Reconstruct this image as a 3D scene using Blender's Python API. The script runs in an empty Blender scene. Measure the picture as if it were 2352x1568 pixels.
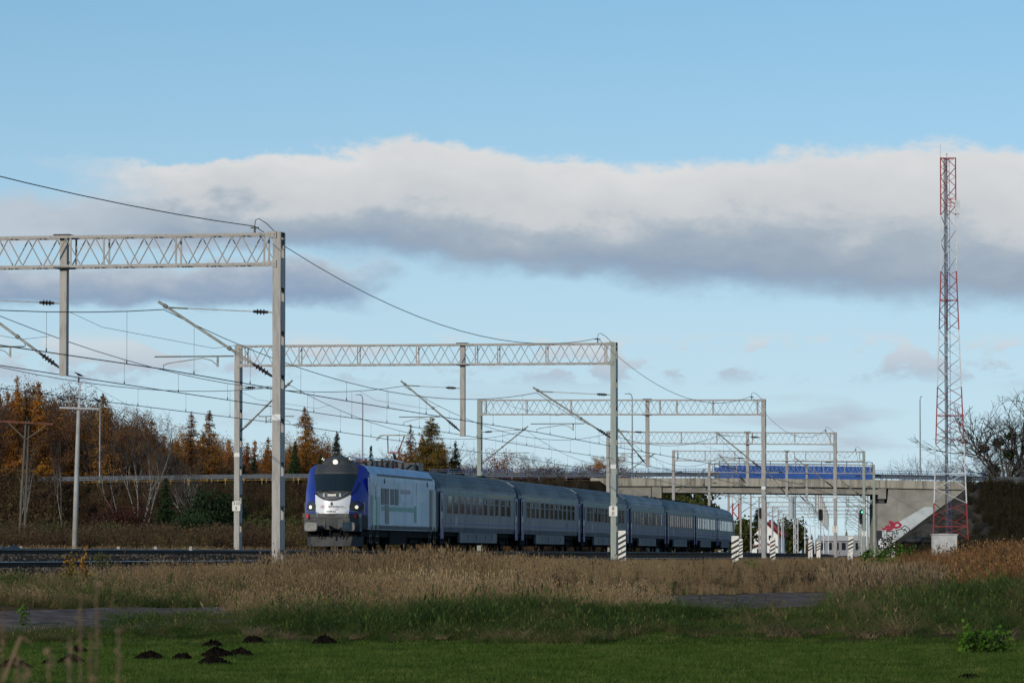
import bpy, math, random
import numpy as np
from mathutils import Vector, Matrix

R = math.radians
random.seed(7)
rng = np.random.default_rng(11)
SC = bpy.context.scene
COL = SC.collection

# ------------------------------------------------------------------ camera
EYE = 1.6                       # eye height above the field
FPX, CX, CY = 9800.0, 1176.0, 784.0      # focal length / centre in 2352x1568 picture units
PITCH = math.atan(489.0 / FPX)
cam_data = bpy.data.cameras.new('camera')
cam = bpy.data.objects.new('camera', cam_data)
COL.objects.link(cam)
cam.location = (0, 0, EYE)
cam.rotation_euler = (math.pi / 2 + PITCH, 0, 0)
cam_data.lens = 36.0 * FPX / 2352.0
cam_data.sensor_width = 36.0
cam_data.clip_start = 0.5
cam_data.clip_end = 20000
cam_data.dof.use_dof = True
cam_data.dof.focus_distance = 190
cam_data.dof.aperture_fstop = 16
SC.camera = cam


def px(x, y, Z):
    """World point seen at picture position (x, y) that stands at distance Z."""
    r, u = x - CX, CY - y
    Y = FPX * math.cos(PITCH) - u * math.sin(PITCH)
    W = FPX * math.sin(PITCH) + u * math.cos(PITCH)
    t = Z / Y
    return Vector((r * t, Z, EYE + W * t))


# ------------------------------------------------------------------ node helpers
class S:
    """A socket (or number) with arithmetic that makes Math nodes."""
    def __init__(self, nt, s):
        self.nt, self.s = nt, s

    def _op(self, op, *a, clamp=False):
        n = self.nt.nodes.new('ShaderNodeMath')
        n.operation = op
        n.use_clamp = clamp
        for i, v in enumerate((self,) + a):
            v = v.s if isinstance(v, S) else v
            if isinstance(v, (int, float)):
                n.inputs[i].default_value = v
            else:
                self.nt.links.new(v, n.inputs[i])
        return S(self.nt, n.outputs[0])

    def __add__(self, o): return self._op('ADD', o)
    def __radd__(self, o): return self._op('ADD', o)
    def __sub__(self, o): return self._op('SUBTRACT', o)
    def __rsub__(self, o): return S(self.nt, o)._op('SUBTRACT', self)
    def __mul__(self, o): return self._op('MULTIPLY', o)
    def __rmul__(self, o): return self._op('MULTIPLY', o)
    def __truediv__(self, o): return self._op('DIVIDE', o)
    def fn(self, op, *a): return self._op(op, *a)
    def sat(self): return self._op('ADD', 0.0, clamp=True)

    def smooth(self, a, b):
        n = self.nt.nodes.new('ShaderNodeMapRange')
        n.interpolation_type = 'SMOOTHSTEP'
        n.inputs[3].default_value, n.inputs[4].default_value = 0.0, 1.0
        self.nt.links.new(self.s, n.inputs[0])
        for i, v in ((1, a), (2, b)):
            if isinstance(v, S):
                self.nt.links.new(v.s, n.inputs[i])
            else:
                n.inputs[i].default_value = v
        return S(self.nt, n.outputs[0])


def mixcol(nt, fac, a, b):
    n = nt.nodes.new('ShaderNodeMix')
    n.data_type = 'RGBA'
    for i, v in ((0, fac), (6, a), (7, b)):
        v = v.s if isinstance(v, S) else v
        if isinstance(v, (int, float)):
            n.inputs[i].default_value = v
        elif isinstance(v, (tuple, list)):
            n.inputs[i].default_value = (*v[:3], 1)
        else:
            nt.links.new(v, n.inputs[i])
    return n.outputs[2]


def ramp(nt, fac, stops):
    n = nt.nodes.new('ShaderNodeValToRGB')
    e = n.color_ramp.elements
    while len(e) < len(stops):
        e.new(0.5)
    for el, (p, c) in zip(e, stops):
        el.position = p
        el.color = (*c, 1)
    nt.links.new(fac.s if isinstance(fac, S) else fac, n.inputs[0])
    return n.outputs[0]


def noise(nt, vec, scale, detail=4, rough=0.55, dist=0.0):
    n = nt.nodes.new('ShaderNodeTexNoise')
    n.inputs['Scale'].default_value = scale
    n.inputs['Detail'].default_value = detail
    n.inputs['Roughness'].default_value = rough
    n.inputs['Distortion'].default_value = dist
    if vec is not None:
        nt.links.new(vec, n.inputs['Vector'])
    return S(nt, n.outputs['Fac'])


# ------------------------------------------------------------------ sun, sky, exposure
SUN_EL, SUN_AZ = 17.0, 215.0     # degrees; azimuth clockwise from the view axis (215 = behind, left)
sv = Vector((math.sin(R(SUN_AZ)) * math.cos(R(SUN_EL)), math.cos(R(SUN_AZ)) * math.cos(R(SUN_EL)), math.sin(R(SUN_EL))))
ld = bpy.data.lights.new('sun', 'SUN')
ld.energy = 2.6
ld.angle = R(0.53)
ld.color = (1.0, 0.90, 0.76)
sun = bpy.data.objects.new('sun', ld)
COL.objects.link(sun)
sun.rotation_euler = sv.to_track_quat('Z', 'Y').to_euler()

world = bpy.data.worlds.new('World')
SC.world = world
world.use_nodes = True
world.cycles.sampling_method = 'MANUAL'
world.cycles.sample_map_resolution = 256
nt = world.node_tree
nt.nodes.clear()
SKY_STR = 0.12
out = nt.nodes.new('ShaderNodeOutputWorld')
bg = nt.nodes.new('ShaderNodeBackground')
bg.inputs[1].default_value = SKY_STR
nt.links.new(bg.outputs[0], out.inputs[0])
tc = nt.nodes.new('ShaderNodeTexCoord')
sep = nt.nodes.new('ShaderNodeSeparateXYZ')
nt.links.new(tc.outputs['Generated'], sep.inputs[0])
dx, dy, dz = (S(nt, sep.outputs[i]) for i in range(3))
sky = nt.nodes.new('ShaderNodeTexSky')
sky.sky_type = 'NISHITA'
sky.sun_disc = False
sky.sun_elevation = R(SUN_EL)
sky.sun_rotation = R(SUN_AZ)
sky.air_density, sky.dust_density, sky.ozone_density = 1.0, 0.0, 1.5
# the sky is sampled a little higher up than it is seen, so that the band over the horizon is blue
cmb = nt.nodes.new('ShaderNodeCombineXYZ')
nt.links.new(dx.s, cmb.inputs[0])
nt.links.new(dy.s, cmb.inputs[1])
nt.links.new((dz.fn('MAXIMUM', 0.0) * 1.0 + 0.20).s, cmb.inputs[2])
nrm = nt.nodes.new('ShaderNodeVectorMath')
nrm.operation = 'NORMALIZE'
nt.links.new(cmb.outputs[0], nrm.inputs[0])
nt.links.new(nrm.outputs[0], sky.inputs[0])
az = dx.fn('ARCTAN2', dy) * 57.2958
el = dz.fn('ARCSINE') * 57.2958


def stretched(fx, fz):
    m = nt.nodes.new('ShaderNodeCombineXYZ')
    nt.links.new((dx * fx).s, m.inputs[0])
    nt.links.new((dy * fx).s, m.inputs[1])
    nt.links.new((dz * fz).s, m.inputs[2])
    return m.outputs[0]


v1 = stretched(1.0, 1.9)
n_big = noise(nt, v1, 26, 2, 0.5) - 0.5
n_mid = noise(nt, v1, 75, 5, 0.58, 0.0) - 0.5
n_fine = noise(nt, v1, 240, 3, 0.6) - 0.5
v2 = stretched(1.0, 5.0)
n_strip = noise(nt, v2, 17, 4, 0.55, 0.0) - 0.5


def azgap(centre, period, lo, hi):
    """1 where cloud lies: a wave round the compass, open at regular gaps."""
    c = ((az - centre) * (2 * math.pi / period)).fn('COSINE')
    return (c + n_mid * 0.10).smooth(lo, hi)


wob = (az * 0.25).fn('SINE')
# main roll of cloud
bot = 3.80 - wob * 0.42
top = 5.42 + (az * 0.9 + 1.2).fn('COSINE') * 0.13
t = (el - bot + n_big * 0.35 + n_mid * 0.55) / (top - bot)
tt = (el - bot + n_big * 0.30 + n_mid * 0.66 + n_fine * 0.22) / (top - bot)
m_main = t.smooth(-0.10, 0.16) * (1.0 - tt.smooth(0.90, 1.02)) * azgap(20.5, 58, -0.985, -0.90)
shade = (el - bot + n_big * 1.1 + n_mid * 0.95) / (top - bot)
c_main = ramp(nt, shade, [(0.0, (2.15, 2.95, 4.05)), (0.22, (2.75, 3.4, 4.2)), (0.38, (3.3, 3.9, 4.5)), (0.52, (4.8, 5.05, 5.3)), (1.0, (5.9, 6.0, 6.05))])
# lower roll at the left
t2 = (el - 3.32 + n_big * 0.3 + n_mid * 0.55) / 0.62
m_low = t2.smooth(-0.15, 0.25) * (1.0 - t2.smooth(0.75, 1.15)) * (1.0 - (az + n_mid * 1.5).smooth(-2.4, -1.3) * (1.0 - az.smooth(24.0, 30.0)))
c_low = ramp(nt, t2 + n_mid * 0.5, [(0.0, (2.0, 2.9, 4.2)), (0.5, (2.7, 3.45, 4.45)), (1.0, (4.1, 4.6, 5.15))])
# pale bank joining the two at the left
t3 = (el - 4.05 + n_mid * 0.7) / 0.75
m_pale = t3.smooth(-0.1, 0.3) * (1.0 - t3.smooth(0.7, 1.1)) * (1.0 - (az + n_mid * 2.0).smooth(-4.2, -2.2) * (1.0 - az.smooth(26.0, 32.0))) * 0.85
# broken puffs below
t4 = (el - 2.62 + n_big * 0.25) / 0.55
m_puff = (1.0 - t4.fn('ABSOLUTE').smooth(0.25, 0.75)) * (n_mid + n_big * 0.4).smooth(-0.03, 0.10)
c_puff = ramp(nt, t4 + n_mid * 0.8 + 0.5, [(0.0, (3.2, 3.95, 4.95)), (0.5, (4.2, 4.75, 5.35)), (1.0, (5.25, 5.65, 5.95))])
# thin strips close to the horizon
m_strip = n_strip.smooth(-0.03, 0.13) * (1.0 - el.smooth(1.9, 2.4)) * 0.85
tint = nt.nodes.new('ShaderNodeMix')
tint.data_type = 'RGBA'
tint.blend_type = 'MULTIPLY'
tint.inputs[0].default_value = 1.0
nt.links.new(sky.outputs[0], tint.inputs[6])
tint.inputs[7].default_value = (1.10, 1.34, 1.30, 1)
# pale air towards the horizon, all round
c = mixcol(nt, (1.0 - el.smooth(-1.0, 8.5)) * 0.9, tint.outputs[2], (5.05, 6.2, 6.55))
c = mixcol(nt, m_strip, c, (3.75, 4.5, 5.25))
c = mixcol(nt, m_puff * 0.85, c, c_puff)
c = mixcol(nt, m_low, c, c_low)
c = mixcol(nt, m_pale, c, (4.3, 4.7, 5.2))
c = mixcol(nt, m_main, c, c_main)
nt.links.new(c, bg.inputs[0])

SC.cycles.max_bounces = 4
SC.cycles.diffuse_bounces = 2
SC.cycles.glossy_bounces = 2
SC.cycles.transmission_bounces = 2
SC.cycles.transparent_max_bounces = 4
SC.view_settings.view_transform = 'Standard'
SC.view_settings.look = 'None'
SC.view_settings.gamma = 1.0
SC.view_settings.exposure = 0.0
SC.view_settings.use_curve_mapping = False

# ------------------------------------------------------------------ materials
MATS = {}


def mat(name, col, rough=0.6, metal=0.0, col2=None, scale=3.0, detail=5, bump=0.0, bscale=None, spec=0.5, emit=None, rand=0.0, sharp=(0.35, 0.65), stretch=None):
    m = bpy.data.materials.new(name)
    m.use_nodes = True
    t_ = m.node_tree
    b = t_.nodes['Principled BSDF']
    b.inputs['Base Color'].default_value = (*col, 1)
    b.inputs['Roughness'].default_value = rough
    b.inputs['Metallic'].default_value = metal
    b.inputs['Specular IOR Level'].default_value = spec
    vec = None
    if col2 is not None or bump or rand:
        tcn = t_.nodes.new('ShaderNodeTexCoord')
        mp = t_.nodes.new('ShaderNodeMapping')
        t_.links.new(tcn.outputs['Object'], mp.inputs[0])
        if stretch:
            mp.inputs['Scale'].default_value = stretch
        vec = mp.outputs[0]
    csock = None
    if col2 is not None:
        n = noise(t_, vec, scale, detail, 0.6)
        csock = mixcol(t_, n.smooth(*sharp), col, col2)
        t_.links.new(csock, b.inputs['Base Color'])
        t_.links.new((n * 0.25 + (rough - 0.12)).sat().s, b.inputs['Roughness'])
    if rand:
        oi = t_.nodes.new('ShaderNodeObjectInfo')
        hsv = t_.nodes.new('ShaderNodeHueSaturation')
        rr = S(t_, oi.outputs['Random'])
        t_.links.new((rr * (2 * rand) + (1 - rand)).s, hsv.inputs['Value'])
        if csock is None:
            hsv.inputs['Color'].default_value = (*col, 1)
        else:
            t_.links.new(csock, hsv.inputs['Color'])
        t_.links.new(hsv.outputs[0], b.inputs['Base Color'])
    if bump:
        bn = t_.nodes.new('ShaderNodeBump')
        bn.inputs['Strength'].default_value = bump
        bn.inputs['Distance'].default_value = 0.02
        t_.links.new(noise(t_, vec, bscale or scale * 4, 6, 0.6).s, bn.inputs['Height'])
        t_.links.new(bn.outputs[0], b.inputs['Normal'])
    if emit:
        b.inputs['Emission Color'].default_value = (*emit[0], 1)
        b.inputs['Emission Strength'].default_value = emit[1]
    MATS[name] = m
    return m


def leafmat(name, stops, nscale=0.6, transl=0.25, rough=0.7, spread=0.6):
    """Foliage: colour from a ramp driven by the plant's own number and a noise through its volume."""
    m = bpy.data.materials.new(name)
    m.use_nodes = True
    t_ = m.node_tree
    b = t_.nodes['Principled BSDF']
    b.inputs['Roughness'].default_value = rough
    b.inputs['Specular IOR Level'].default_value = 0.15
    oi = t_.nodes.new('ShaderNodeObjectInfo')
    ge = t_.nodes.new('ShaderNodeNewGeometry')
    n = noise(t_, ge.outputs['Position'], nscale, 3, 0.6)
    f = S(t_, oi.outputs['Random']) * spread + (n - 0.5) * 1.5 + (0.5 - spread / 2)
    cs = ramp(t_, f, stops)
    t_.links.new(cs, b.inputs['Base Color'])
    if transl:
        tr = t_.nodes.new('ShaderNodeBsdfTranslucent')
        t_.links.new(cs, tr.inputs['Color'])
        mx = t_.nodes.new('ShaderNodeMixShader')
        mx.inputs[0].default_value = transl
        t_.links.new(b.outputs[0], mx.inputs[1])
        t_.links.new(tr.outputs[0], mx.inputs[2])
        t_.links.new(mx.outputs[0], t_.nodes['Material Output'].inputs[0])
    MATS[name] = m
    return m


mat('steel_warm', (0.36, 0.34, 0.315), 0.55, 0.0, (0.265, 0.245, 0.222), 1.6, detail=8, sharp=(0.42, 0.72), bump=0.05, stretch=(6, 6, 1))
mat('steel_green', (0.30, 0.335, 0.29), 0.55, 0.0, (0.255, 0.28, 0.245), 1.3, stretch=(6, 6, 1))
mat('steel_dark', (0.05, 0.052, 0.055), 0.6)
mat('tube_metal', (0.27, 0.265, 0.23), 0.5, 0.3, (0.18, 0.175, 0.15), 5)
mat('insulator', (0.035, 0.022, 0.018), 0.3)
mat('wire', (0.022, 0.022, 0.024), 0.6)
mat('white_band', (0.72, 0.72, 0.70), 0.5)
mat('sign_white', (0.70, 0.69, 0.62), 0.5, 0, (0.55, 0.52, 0.42), 4, sharp=(0.5, 0.75))
mat('ink', (0.02, 0.02, 0.02), 0.6)
mat('stripe_white', (0.78, 0.75, 0.68), 0.6, 0, (0.55, 0.50, 0.40), 5, sharp=(0.5, 0.8), bump=0.2)
mat('stripe_black', (0.018, 0.018, 0.018), 0.6)
mat('concrete', (0.34, 0.32, 0.28), 0.85, 0, (0.22, 0.205, 0.175), 0.45, detail=9, bump=0.25, bscale=6, sharp=(0.3, 0.7), spec=0.12)
mat('concrete_stained', (0.39, 0.355, 0.29), 0.85, 0, (0.15, 0.135, 0.11), 0.9, detail=9, bump=0.25, bscale=6, sharp=(0.42, 0.72), stretch=(2.2, 1, 0.22), spec=0.12)
mat('concrete_pole', (0.42, 0.405, 0.375), 0.8, 0, (0.33, 0.315, 0.29), 2, bump=0.15, spec=0.12)
mat('wall_paint', (0.56, 0.60, 0.60), 0.7, 0, (0.46, 0.50, 0.51), 0.8)
mat('graffiti_red', (0.38, 0.02, 0.05), 0.6)
mat('graffiti_black', (0.02, 0.02, 0.025), 0.6)
mat('graffiti_white', (0.75, 0.74, 0.78), 0.6)
mat('blue_panel', (0.016, 0.075, 0.30), 0.45, 0, (0.02, 0.09, 0.34), 0.6, rand=0.08)
mat('blue_rail', (0.03, 0.075, 0.19), 0.5)
mat('guard', (0.21, 0.225, 0.24), 0.5, 0.3, (0.15, 0.16, 0.17), 3)
mat('yellow_rail', (0.33, 0.20, 0.03), 0.6)
mat('lamp_post', (0.24, 0.26, 0.28), 0.5, 0.3)
mat('tower_red', (0.35, 0.028, 0.02), 0.5, 0, (0.28, 0.03, 0.025), 2)
mat('tower_white', (0.68, 0.69, 0.69), 0.5, 0, (0.55, 0.56, 0.56), 2)
mat('cabinet', (0.55, 0.55, 0.53), 0.6, 0, (0.42, 0.41, 0.39), 1.6)
mat('ballast', (0.085, 0.068, 0.054), 0.95, 0, (0.04, 0.033, 0.028), 9, detail=8, bump=0.8, bscale=14, spec=0.0)
mat('stone', (0.105, 0.086, 0.070), 0.9, rand=0.45, spec=0.0)
mat('rail_steel', (0.045, 0.03, 0.024), 0.7, 0.2, spec=0.12)
mat('rail_top', (0.55, 0.57, 0.60), 0.22, 1.0)
mat('sleeper', (0.10, 0.09, 0.08), 0.9, 0, (0.05, 0.045, 0.04), 4, spec=0.0)
mat('road_asphalt', (0.052, 0.052, 0.055), 0.9, spec=0.0)
mat('dirt_road', (0.170, 0.138, 0.128), 0.95, 0, (0.095, 0.076, 0.069), 2.2, detail=9, bump=0.7, bscale=9, spec=0.0)
mat('soil', (0.0065, 0.005, 0.004), 0.95, 0, (0.013, 0.010, 0.008), 9, bump=1.0, bscale=25, spec=0.0)
mat('wood_pole', (0.13, 0.11, 0.08), 0.85, 0, (0.09, 0.078, 0.06), 4, stretch=(6, 6, 0.6))
mat('rust', (0.17, 0.055, 0.03), 0.8, 0, (0.09, 0.035, 0.02), 3)
mat('feather', (0.012, 0.012, 0.014), 0.5)
mat('tarp', (0.015, 0.016, 0.018), 0.5)
mat('slope_paving', (0.075, 0.07, 0.062), 0.9, 0, (0.03, 0.027, 0.023), 0.8, detail=8, bump=0.5, bscale=5, spec=0.0)
# train
mat('loco_blue', (0.008, 0.022, 0.30), 0.28, 0, (0.006, 0.018, 0.24), 1.0, spec=0.6)
mat('loco_white', (0.74, 0.75, 0.76), 0.25, spec=0.6)
mat('loco_silver', (0.78, 0.80, 0.83), 0.5, 0, (0.58, 0.63, 0.70), 0.7, stretch=(1, 1, 0.25))
mat('loco_roof', (0.38, 0.50, 0.70), 0.45, 0, (0.29, 0.40, 0.58), 0.8)
mat('loco_dark', (0.035, 0.038, 0.042), 0.45)
mat('loco_grey', (0.060, 0.063, 0.065), 0.6, 0, (0.04, 0.042, 0.041), 3)
mat('loco_green', (0.22, 0.46, 0.36), 0.5, 0, (0.17, 0.37, 0.30), 1.5)
mat('loco_pale', (0.84, 0.84, 0.84), 0.5, 0, (0.60, 0.63, 0.67), 1.2, stretch=(1, 1, 0.3))
mat('loco_pink', (0.42, 0.34, 0.38), 0.5)
mat('buffer_metal', (0.13, 0.128, 0.12), 0.5, 0.3, (0.22, 0.215, 0.205), 5)
mat('plough_grey', (0.045, 0.045, 0.043), 0.7, 0, (0.03, 0.03, 0.028), 3)
mat('glass_dark', (0.010, 0.014, 0.020), 0.10, spec=0.25)
mat('black_under', (0.012, 0.012, 0.013), 0.85, spec=0.12)
mat('chrome', (0.7, 0.68, 0.62), 0.2, 0.9)
mat('lamp_on', (1, 0.95, 0.85), 0.3, emit=((1.0, 0.86, 0.66), 0.8))
mat('tail_red', (0.45, 0.015, 0.02), 0.35)
mat('panto_red', (0.22, 0.03, 0.03), 0.5)
mat('logo_red', (0.55, 0.04, 0.06), 0.5)
mat('coach_side', (0.185, 0.192, 0.215), 0.45, 0, (0.115, 0.123, 0.145), 1.4, detail=8, stretch=(1, 1, 0.16), spec=0.3)
mat('coach_side_pale', (0.27, 0.285, 0.31), 0.45, 0, (0.21, 0.23, 0.255), 0.5, stretch=(1, 1, 0.4), spec=0.3)
mat('gutter', (0.30, 0.33, 0.38), 0.5)
mat('coach_skirt', (0.12, 0.126, 0.142), 0.55, 0, (0.09, 0.096, 0.11), 0.5, stretch=(1, 1, 0.4))
mat('coach_band', (0.075, 0.082, 0.095), 0.4, 0, (0.055, 0.063, 0.075), 0.7)
mat('coach_roof', (0.045, 0.053, 0.068), 0.5, 0, (0.03, 0.038, 0.052), 0.8, stretch=(1, 0.3, 1), spec=0.2)
mat('coach_roof_pale', (0.11, 0.13, 0.16), 0.45, 0, (0.08, 0.10, 0.13), 0.8, stretch=(1, 0.3, 1), spec=0.2)
mat('violet', (0.10, 0.07, 0.21), 0.5)
mat('lavender', (0.27, 0.285, 0.43), 0.5)
mat('stripe_green', (0.06, 0.15, 0.10), 0.5)
mat('stripe_yellow', (0.28, 0.20, 0.04), 0.5)
mat('door_number', (0.60, 0.45, 0.36), 0.5)
mat('window_glass', (0.035, 0.028, 0.018), 0.10, spec=0.6)
mat('glass_side', (0.03, 0.045, 0.07), 0.4, spec=0.2)
mat('windscreen', (0.010, 0.016, 0.020), 0.08, spec=0.6)
mat('curtain', (0.50, 0.46, 0.38), 0.8)
mat('house_white', (0.80, 0.80, 0.78), 0.7)
mat('house_roof', (0.30, 0.035, 0.03), 0.7, 0, (0.22, 0.03, 0.03), 1)
mat('signal_black', (0.012, 0.014, 0.016), 0.5)
mat('signal_green', (0.02, 0.5, 0.25), 0.4, emit=((0.05, 0.9, 0.45), 2.5))
mat('mast_grey', (0.42, 0.43, 0.44), 0.5)
mat('far_building', (0.30, 0.29, 0.30), 0.8, 0, (0.24, 0.235, 0.25), 0.2)
# plants
mat('bark_dark', (0.030, 0.024, 0.019), 0.9)
mat('bark_grey', (0.075, 0.065, 0.055), 0.9)
mat('bark_birch', (0.36, 0.345, 0.31), 0.8, 0, (0.07, 0.06, 0.055), 3, sharp=(0.52, 0.62), stretch=(1, 1, 3))
mat('twig', (0.055, 0.040, 0.030), 0.9)
leafmat('larch_rust', [(0.0, (0.140, 0.052, 0.017)), (0.35, (0.289, 0.103, 0.024)), (0.65, (0.440, 0.183, 0.029)), (1.0, (0.510, 0.273, 0.046))], 0.5)
leafmat('larch_gold', [(0.0, (0.242, 0.111, 0.022)), (0.5, (0.439, 0.220, 0.039)), (1.0, (0.528, 0.330, 0.078))], 0.5)
leafmat('larch_olive', [(0.0, (0.105, 0.077, 0.017)), (0.5, (0.202, 0.131, 0.026)), (1.0, (0.295, 0.181, 0.034))], 0.4)
leafmat('brown_leaf', [(0.0, (0.083, 0.045, 0.028)), (0.5, (0.169, 0.082, 0.039)), (1.0, (0.274, 0.141, 0.048))], 0.5)
leafmat('spruce_green', [(0.0, (0.012, 0.023, 0.008)), (0.5, (0.023, 0.043, 0.014)), (1.0, (0.041, 0.065, 0.022))], 0.7, 0.1)
leafmat('spruce_grey', [(0.0, (0.024, 0.031, 0.022)), (1.0, (0.060, 0.070, 0.054))], 0.7, 0.1)
leafmat('shrub_red', [(0.0, (0.039, 0.013, 0.010)), (1.0, (0.098, 0.029, 0.019))], 0.8)
leafmat('shrub_brown', [(0.0, (0.041, 0.025, 0.015)), (0.45, (0.082, 0.049, 0.027)), (0.75, (0.105, 0.071, 0.032)), (0.9, (0.076, 0.078, 0.024)), (1.0, (0.170, 0.093, 0.031))], 0.25, 0.15)
leafmat('shrub_green', [(0.0, (0.041, 0.050, 0.016)), (1.0, (0.109, 0.118, 0.028))], 0.5)
leafmat('lawn', [(0.0, (0.033, 0.057, 0.009)), (0.4, (0.055, 0.099, 0.013)), (0.75, (0.090, 0.143, 0.021)), (1.0, (0.177, 0.182, 0.052))], 0.9, 0.3, spread=0.75)
leafmat('tussock', [(0.0, (0.024, 0.048, 0.009)), (0.4, (0.052, 0.090, 0.016)), (0.66, (0.090, 0.115, 0.026)), (0.86, (0.15, 0.12, 0.048)), (1.0, (0.24, 0.17, 0.085))], 0.45, 0.25, spread=0.8)
leafmat('dry_grass', [(0.0, (0.120, 0.073, 0.037)), (0.4, (0.246, 0.159, 0.078)), (0.75, (0.348, 0.239, 0.122)), (1.0, (0.427, 0.307, 0.171))], 0.16, 0.3, spread=0.5)
leafmat('reed', [(0.0, (0.085, 0.042, 0.018)), (0.4, (0.18, 0.088, 0.034)), (0.75, (0.27, 0.140, 0.055)), (1.0, (0.32, 0.20, 0.095))], 0.35, 0.3)
leafmat('green_leaf', [(0.0, (0.045, 0.11, 0.010)), (1.0, (0.13, 0.25, 0.022))], 4.0, 0.35)
leafmat('weed_yellow', [(0.0, (0.05, 0.075, 0.012)), (0.5, (0.13, 0.12, 0.018)), (1.0, (0.30, 0.15, 0.02))], 5.0, 0.3)
leafmat('dock_brown', [(0.0, (0.022, 0.014, 0.010)), (1.0, (0.05, 0.028, 0.018))], 4.0, 0.1)
leafmat('stalk', [(0.0, (0.16, 0.10, 0.055)), (1.0, (0.26, 0.18, 0.11))], 3.0, 0.2)
leafmat('shrub_dark', [(0.0, (0.018, 0.016, 0.008)), (0.5, (0.036, 0.028, 0.014)), (1.0, (0.050, 0.046, 0.018))], 0.25, 0.15)
leafmat('larch_orange', [(0.0, (0.16, 0.062, 0.014)), (0.4, (0.27, 0.115, 0.022)), (0.7, (0.34, 0.16, 0.035)), (1.0, (0.38, 0.22, 0.06))], 0.5, 0.3)
leafmat('straw', [(0.0, (0.11, 0.075, 0.04)), (0.5, (0.20, 0.14, 0.075)), (1.0, (0.30, 0.22, 0.125))], 0.8, 0.2)

# ------------------------------------------------------------------ mesh helpers
class MB:
    """Collects shapes for ONE mesh object."""
    def __init__(self):
        self.v, self.f = [], []

    def add(self, vs, fs):
        o = len(self.v)
        self.v += [tuple(p) for p in vs]
        self.f += [tuple(i + o for i in q) for q in fs]
        return self

    def box(self, c, s, m=None):
        x, y, z = (k / 2 for k in s)
        vs = [Vector((a * x, b * y, d * z)) for d in (-1, 1) for b in (-1, 1) for a in (-1, 1)]
        if m is not None:
            vs = [m @ p for p in vs]
        vs = [p + Vector(c) for p in vs]
        return self.add(vs, [(0, 2, 3, 1), (4, 5, 7, 6), (0, 1, 5, 4), (2, 6, 7, 3), (0, 4, 6, 2), (1, 3, 7, 5)])

    def span(self, a, b):
        return self.box([(p + q) / 2 for p, q in zip(a, b)], [abs(q - p) for p, q in zip(a, b)])

    def bar(self, a, b, w, h=None, up=(0, 0, 1)):
        a, b = Vector(a), Vector(b)
        d = (b - a)
        L = d.length
        if L < 1e-6:
            return self
        d /= L
        u = Vector(up)
        if abs(d.dot(u)) > 0.98:
            u = Vector((0, 1, 0))
        s = d.cross(u).normalized()
        u = s.cross(d)
        h = h or w
        c = [s * (i * w / 2) + u * (j * h / 2) for i, j in ((-1, -1), (1, -1), (1, 1), (-1, 1))]
        return self.add([a + k for k in c] + [b + k for k in c], [(3, 2, 1, 0), (4, 5, 6, 7), (0, 1, 5, 4), (1, 2, 6, 5), (2, 3, 7, 6), (3, 0, 4, 7)])

    def tube(self, pts, r, n=6, cap=True):
        pts = [Vector(p) for p in pts]
        rs = r if isinstance(r, (list, tuple)) else [r] * len(pts)
        vs, fs = [], []
        pu = None
        for i, p in enumerate(pts):
            d = (pts[min(i + 1, len(pts) - 1)] - pts[max(i - 1, 0)])
            d = d.normalized() if d.length > 1e-9 else Vector((0, 0, 1))
            if pu is None:
                u = Vector((0, 0, 1)) if abs(d.z) < 0.9 else Vector((1, 0, 0))
            else:
                u = pu
            s = d.cross(u)
            s = s.normalized() if s.length > 1e-6 else Vector((1, 0, 0))
            u = s.cross(d)
            pu = u
            for k in range(n):
                a = 2 * math.pi * k / n
                vs.append(p + (s * math.cos(a) + u * math.sin(a)) * rs[i])
        for i in range(len(pts) - 1):
            for k in range(n):
                k2 = (k + 1) % n
                fs.append((i * n + k, i * n + k2, (i + 1) * n + k2, (i + 1) * n + k))
        if cap:
            fs.append(tuple(range(n - 1, -1, -1)))
            fs.append(tuple((len(pts) - 1) * n + k for k in range(n)))
        return self.add(vs, fs)

    def disc(self, c, axis, r, t, n=14):
        c, a = Vector(c), Vector(axis).normalized()
        return self.tube([c - a * t / 2, c + a * t / 2], r, n)

    def prism(self, poly, axis, a, b):
        """Polygon given in the two axes other than `axis`, stretched from a to b."""
        def P(p, k):
            q = list(p)
            q.insert(axis, k)
            return q
        n = len(poly)
        vs = [P(p, a) for p in poly] + [P(p, b) for p in poly]
        fs = [tuple(range(n - 1, -1, -1)), tuple(range(n, 2 * n))] + [(i, (i + 1) % n, n + (i + 1) % n, n + i) for i in range(n)]
        return self.add(vs, fs)

    def loft(self, rings, closed=False, caps=False):
        n = len(rings[0])
        vs = [p for r in rings for p in r]
        fs = []
        m = n if closed else n - 1
        for i in range(len(rings) - 1):
            for k in range(m):
                k2 = (k + 1) % n
                fs.append((i * n + k, i * n + k2, (i + 1) * n + k2, (i + 1) * n + k))
        if caps:
            fs.append(tuple(range(n - 1, -1, -1)))
            fs.append(tuple((len(rings) - 1) * n + k for k in range(n)))
        return self.add(vs, fs)

    def lathe(self, prof, c, axis=(0, 0, 1), n=12):
        """prof: list of (radius, distance along axis)"""
        c, a = Vector(c), Vector(axis).normalized()
        s = a.orthogonal().normalized()
        u = a.cross(s)
        rings = [[c + a * h + (s * math.cos(2 * math.pi * k / n) + u * math.sin(2 * math.pi * k / n)) * max(r, 1e-4) for k in range(n)] for r, h in prof]
        return self.loft(rings, True, True)

    def mesh(self, name, m=None, smooth=False):
        me = bpy.data.meshes.new(name)
        me.from_pydata(self.v, [], self.f)
        if m:
            me.materials.append(MATS[m])
        if smooth:
            me.polygons.foreach_set('use_smooth', [True] * len(me.polygons))
        me.update()
        return me

    def build(self, name, m, parent=None, smooth=False, loc=None, **tags):
        return place(name, self.mesh(name, m, smooth), parent, loc, **tags)


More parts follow.
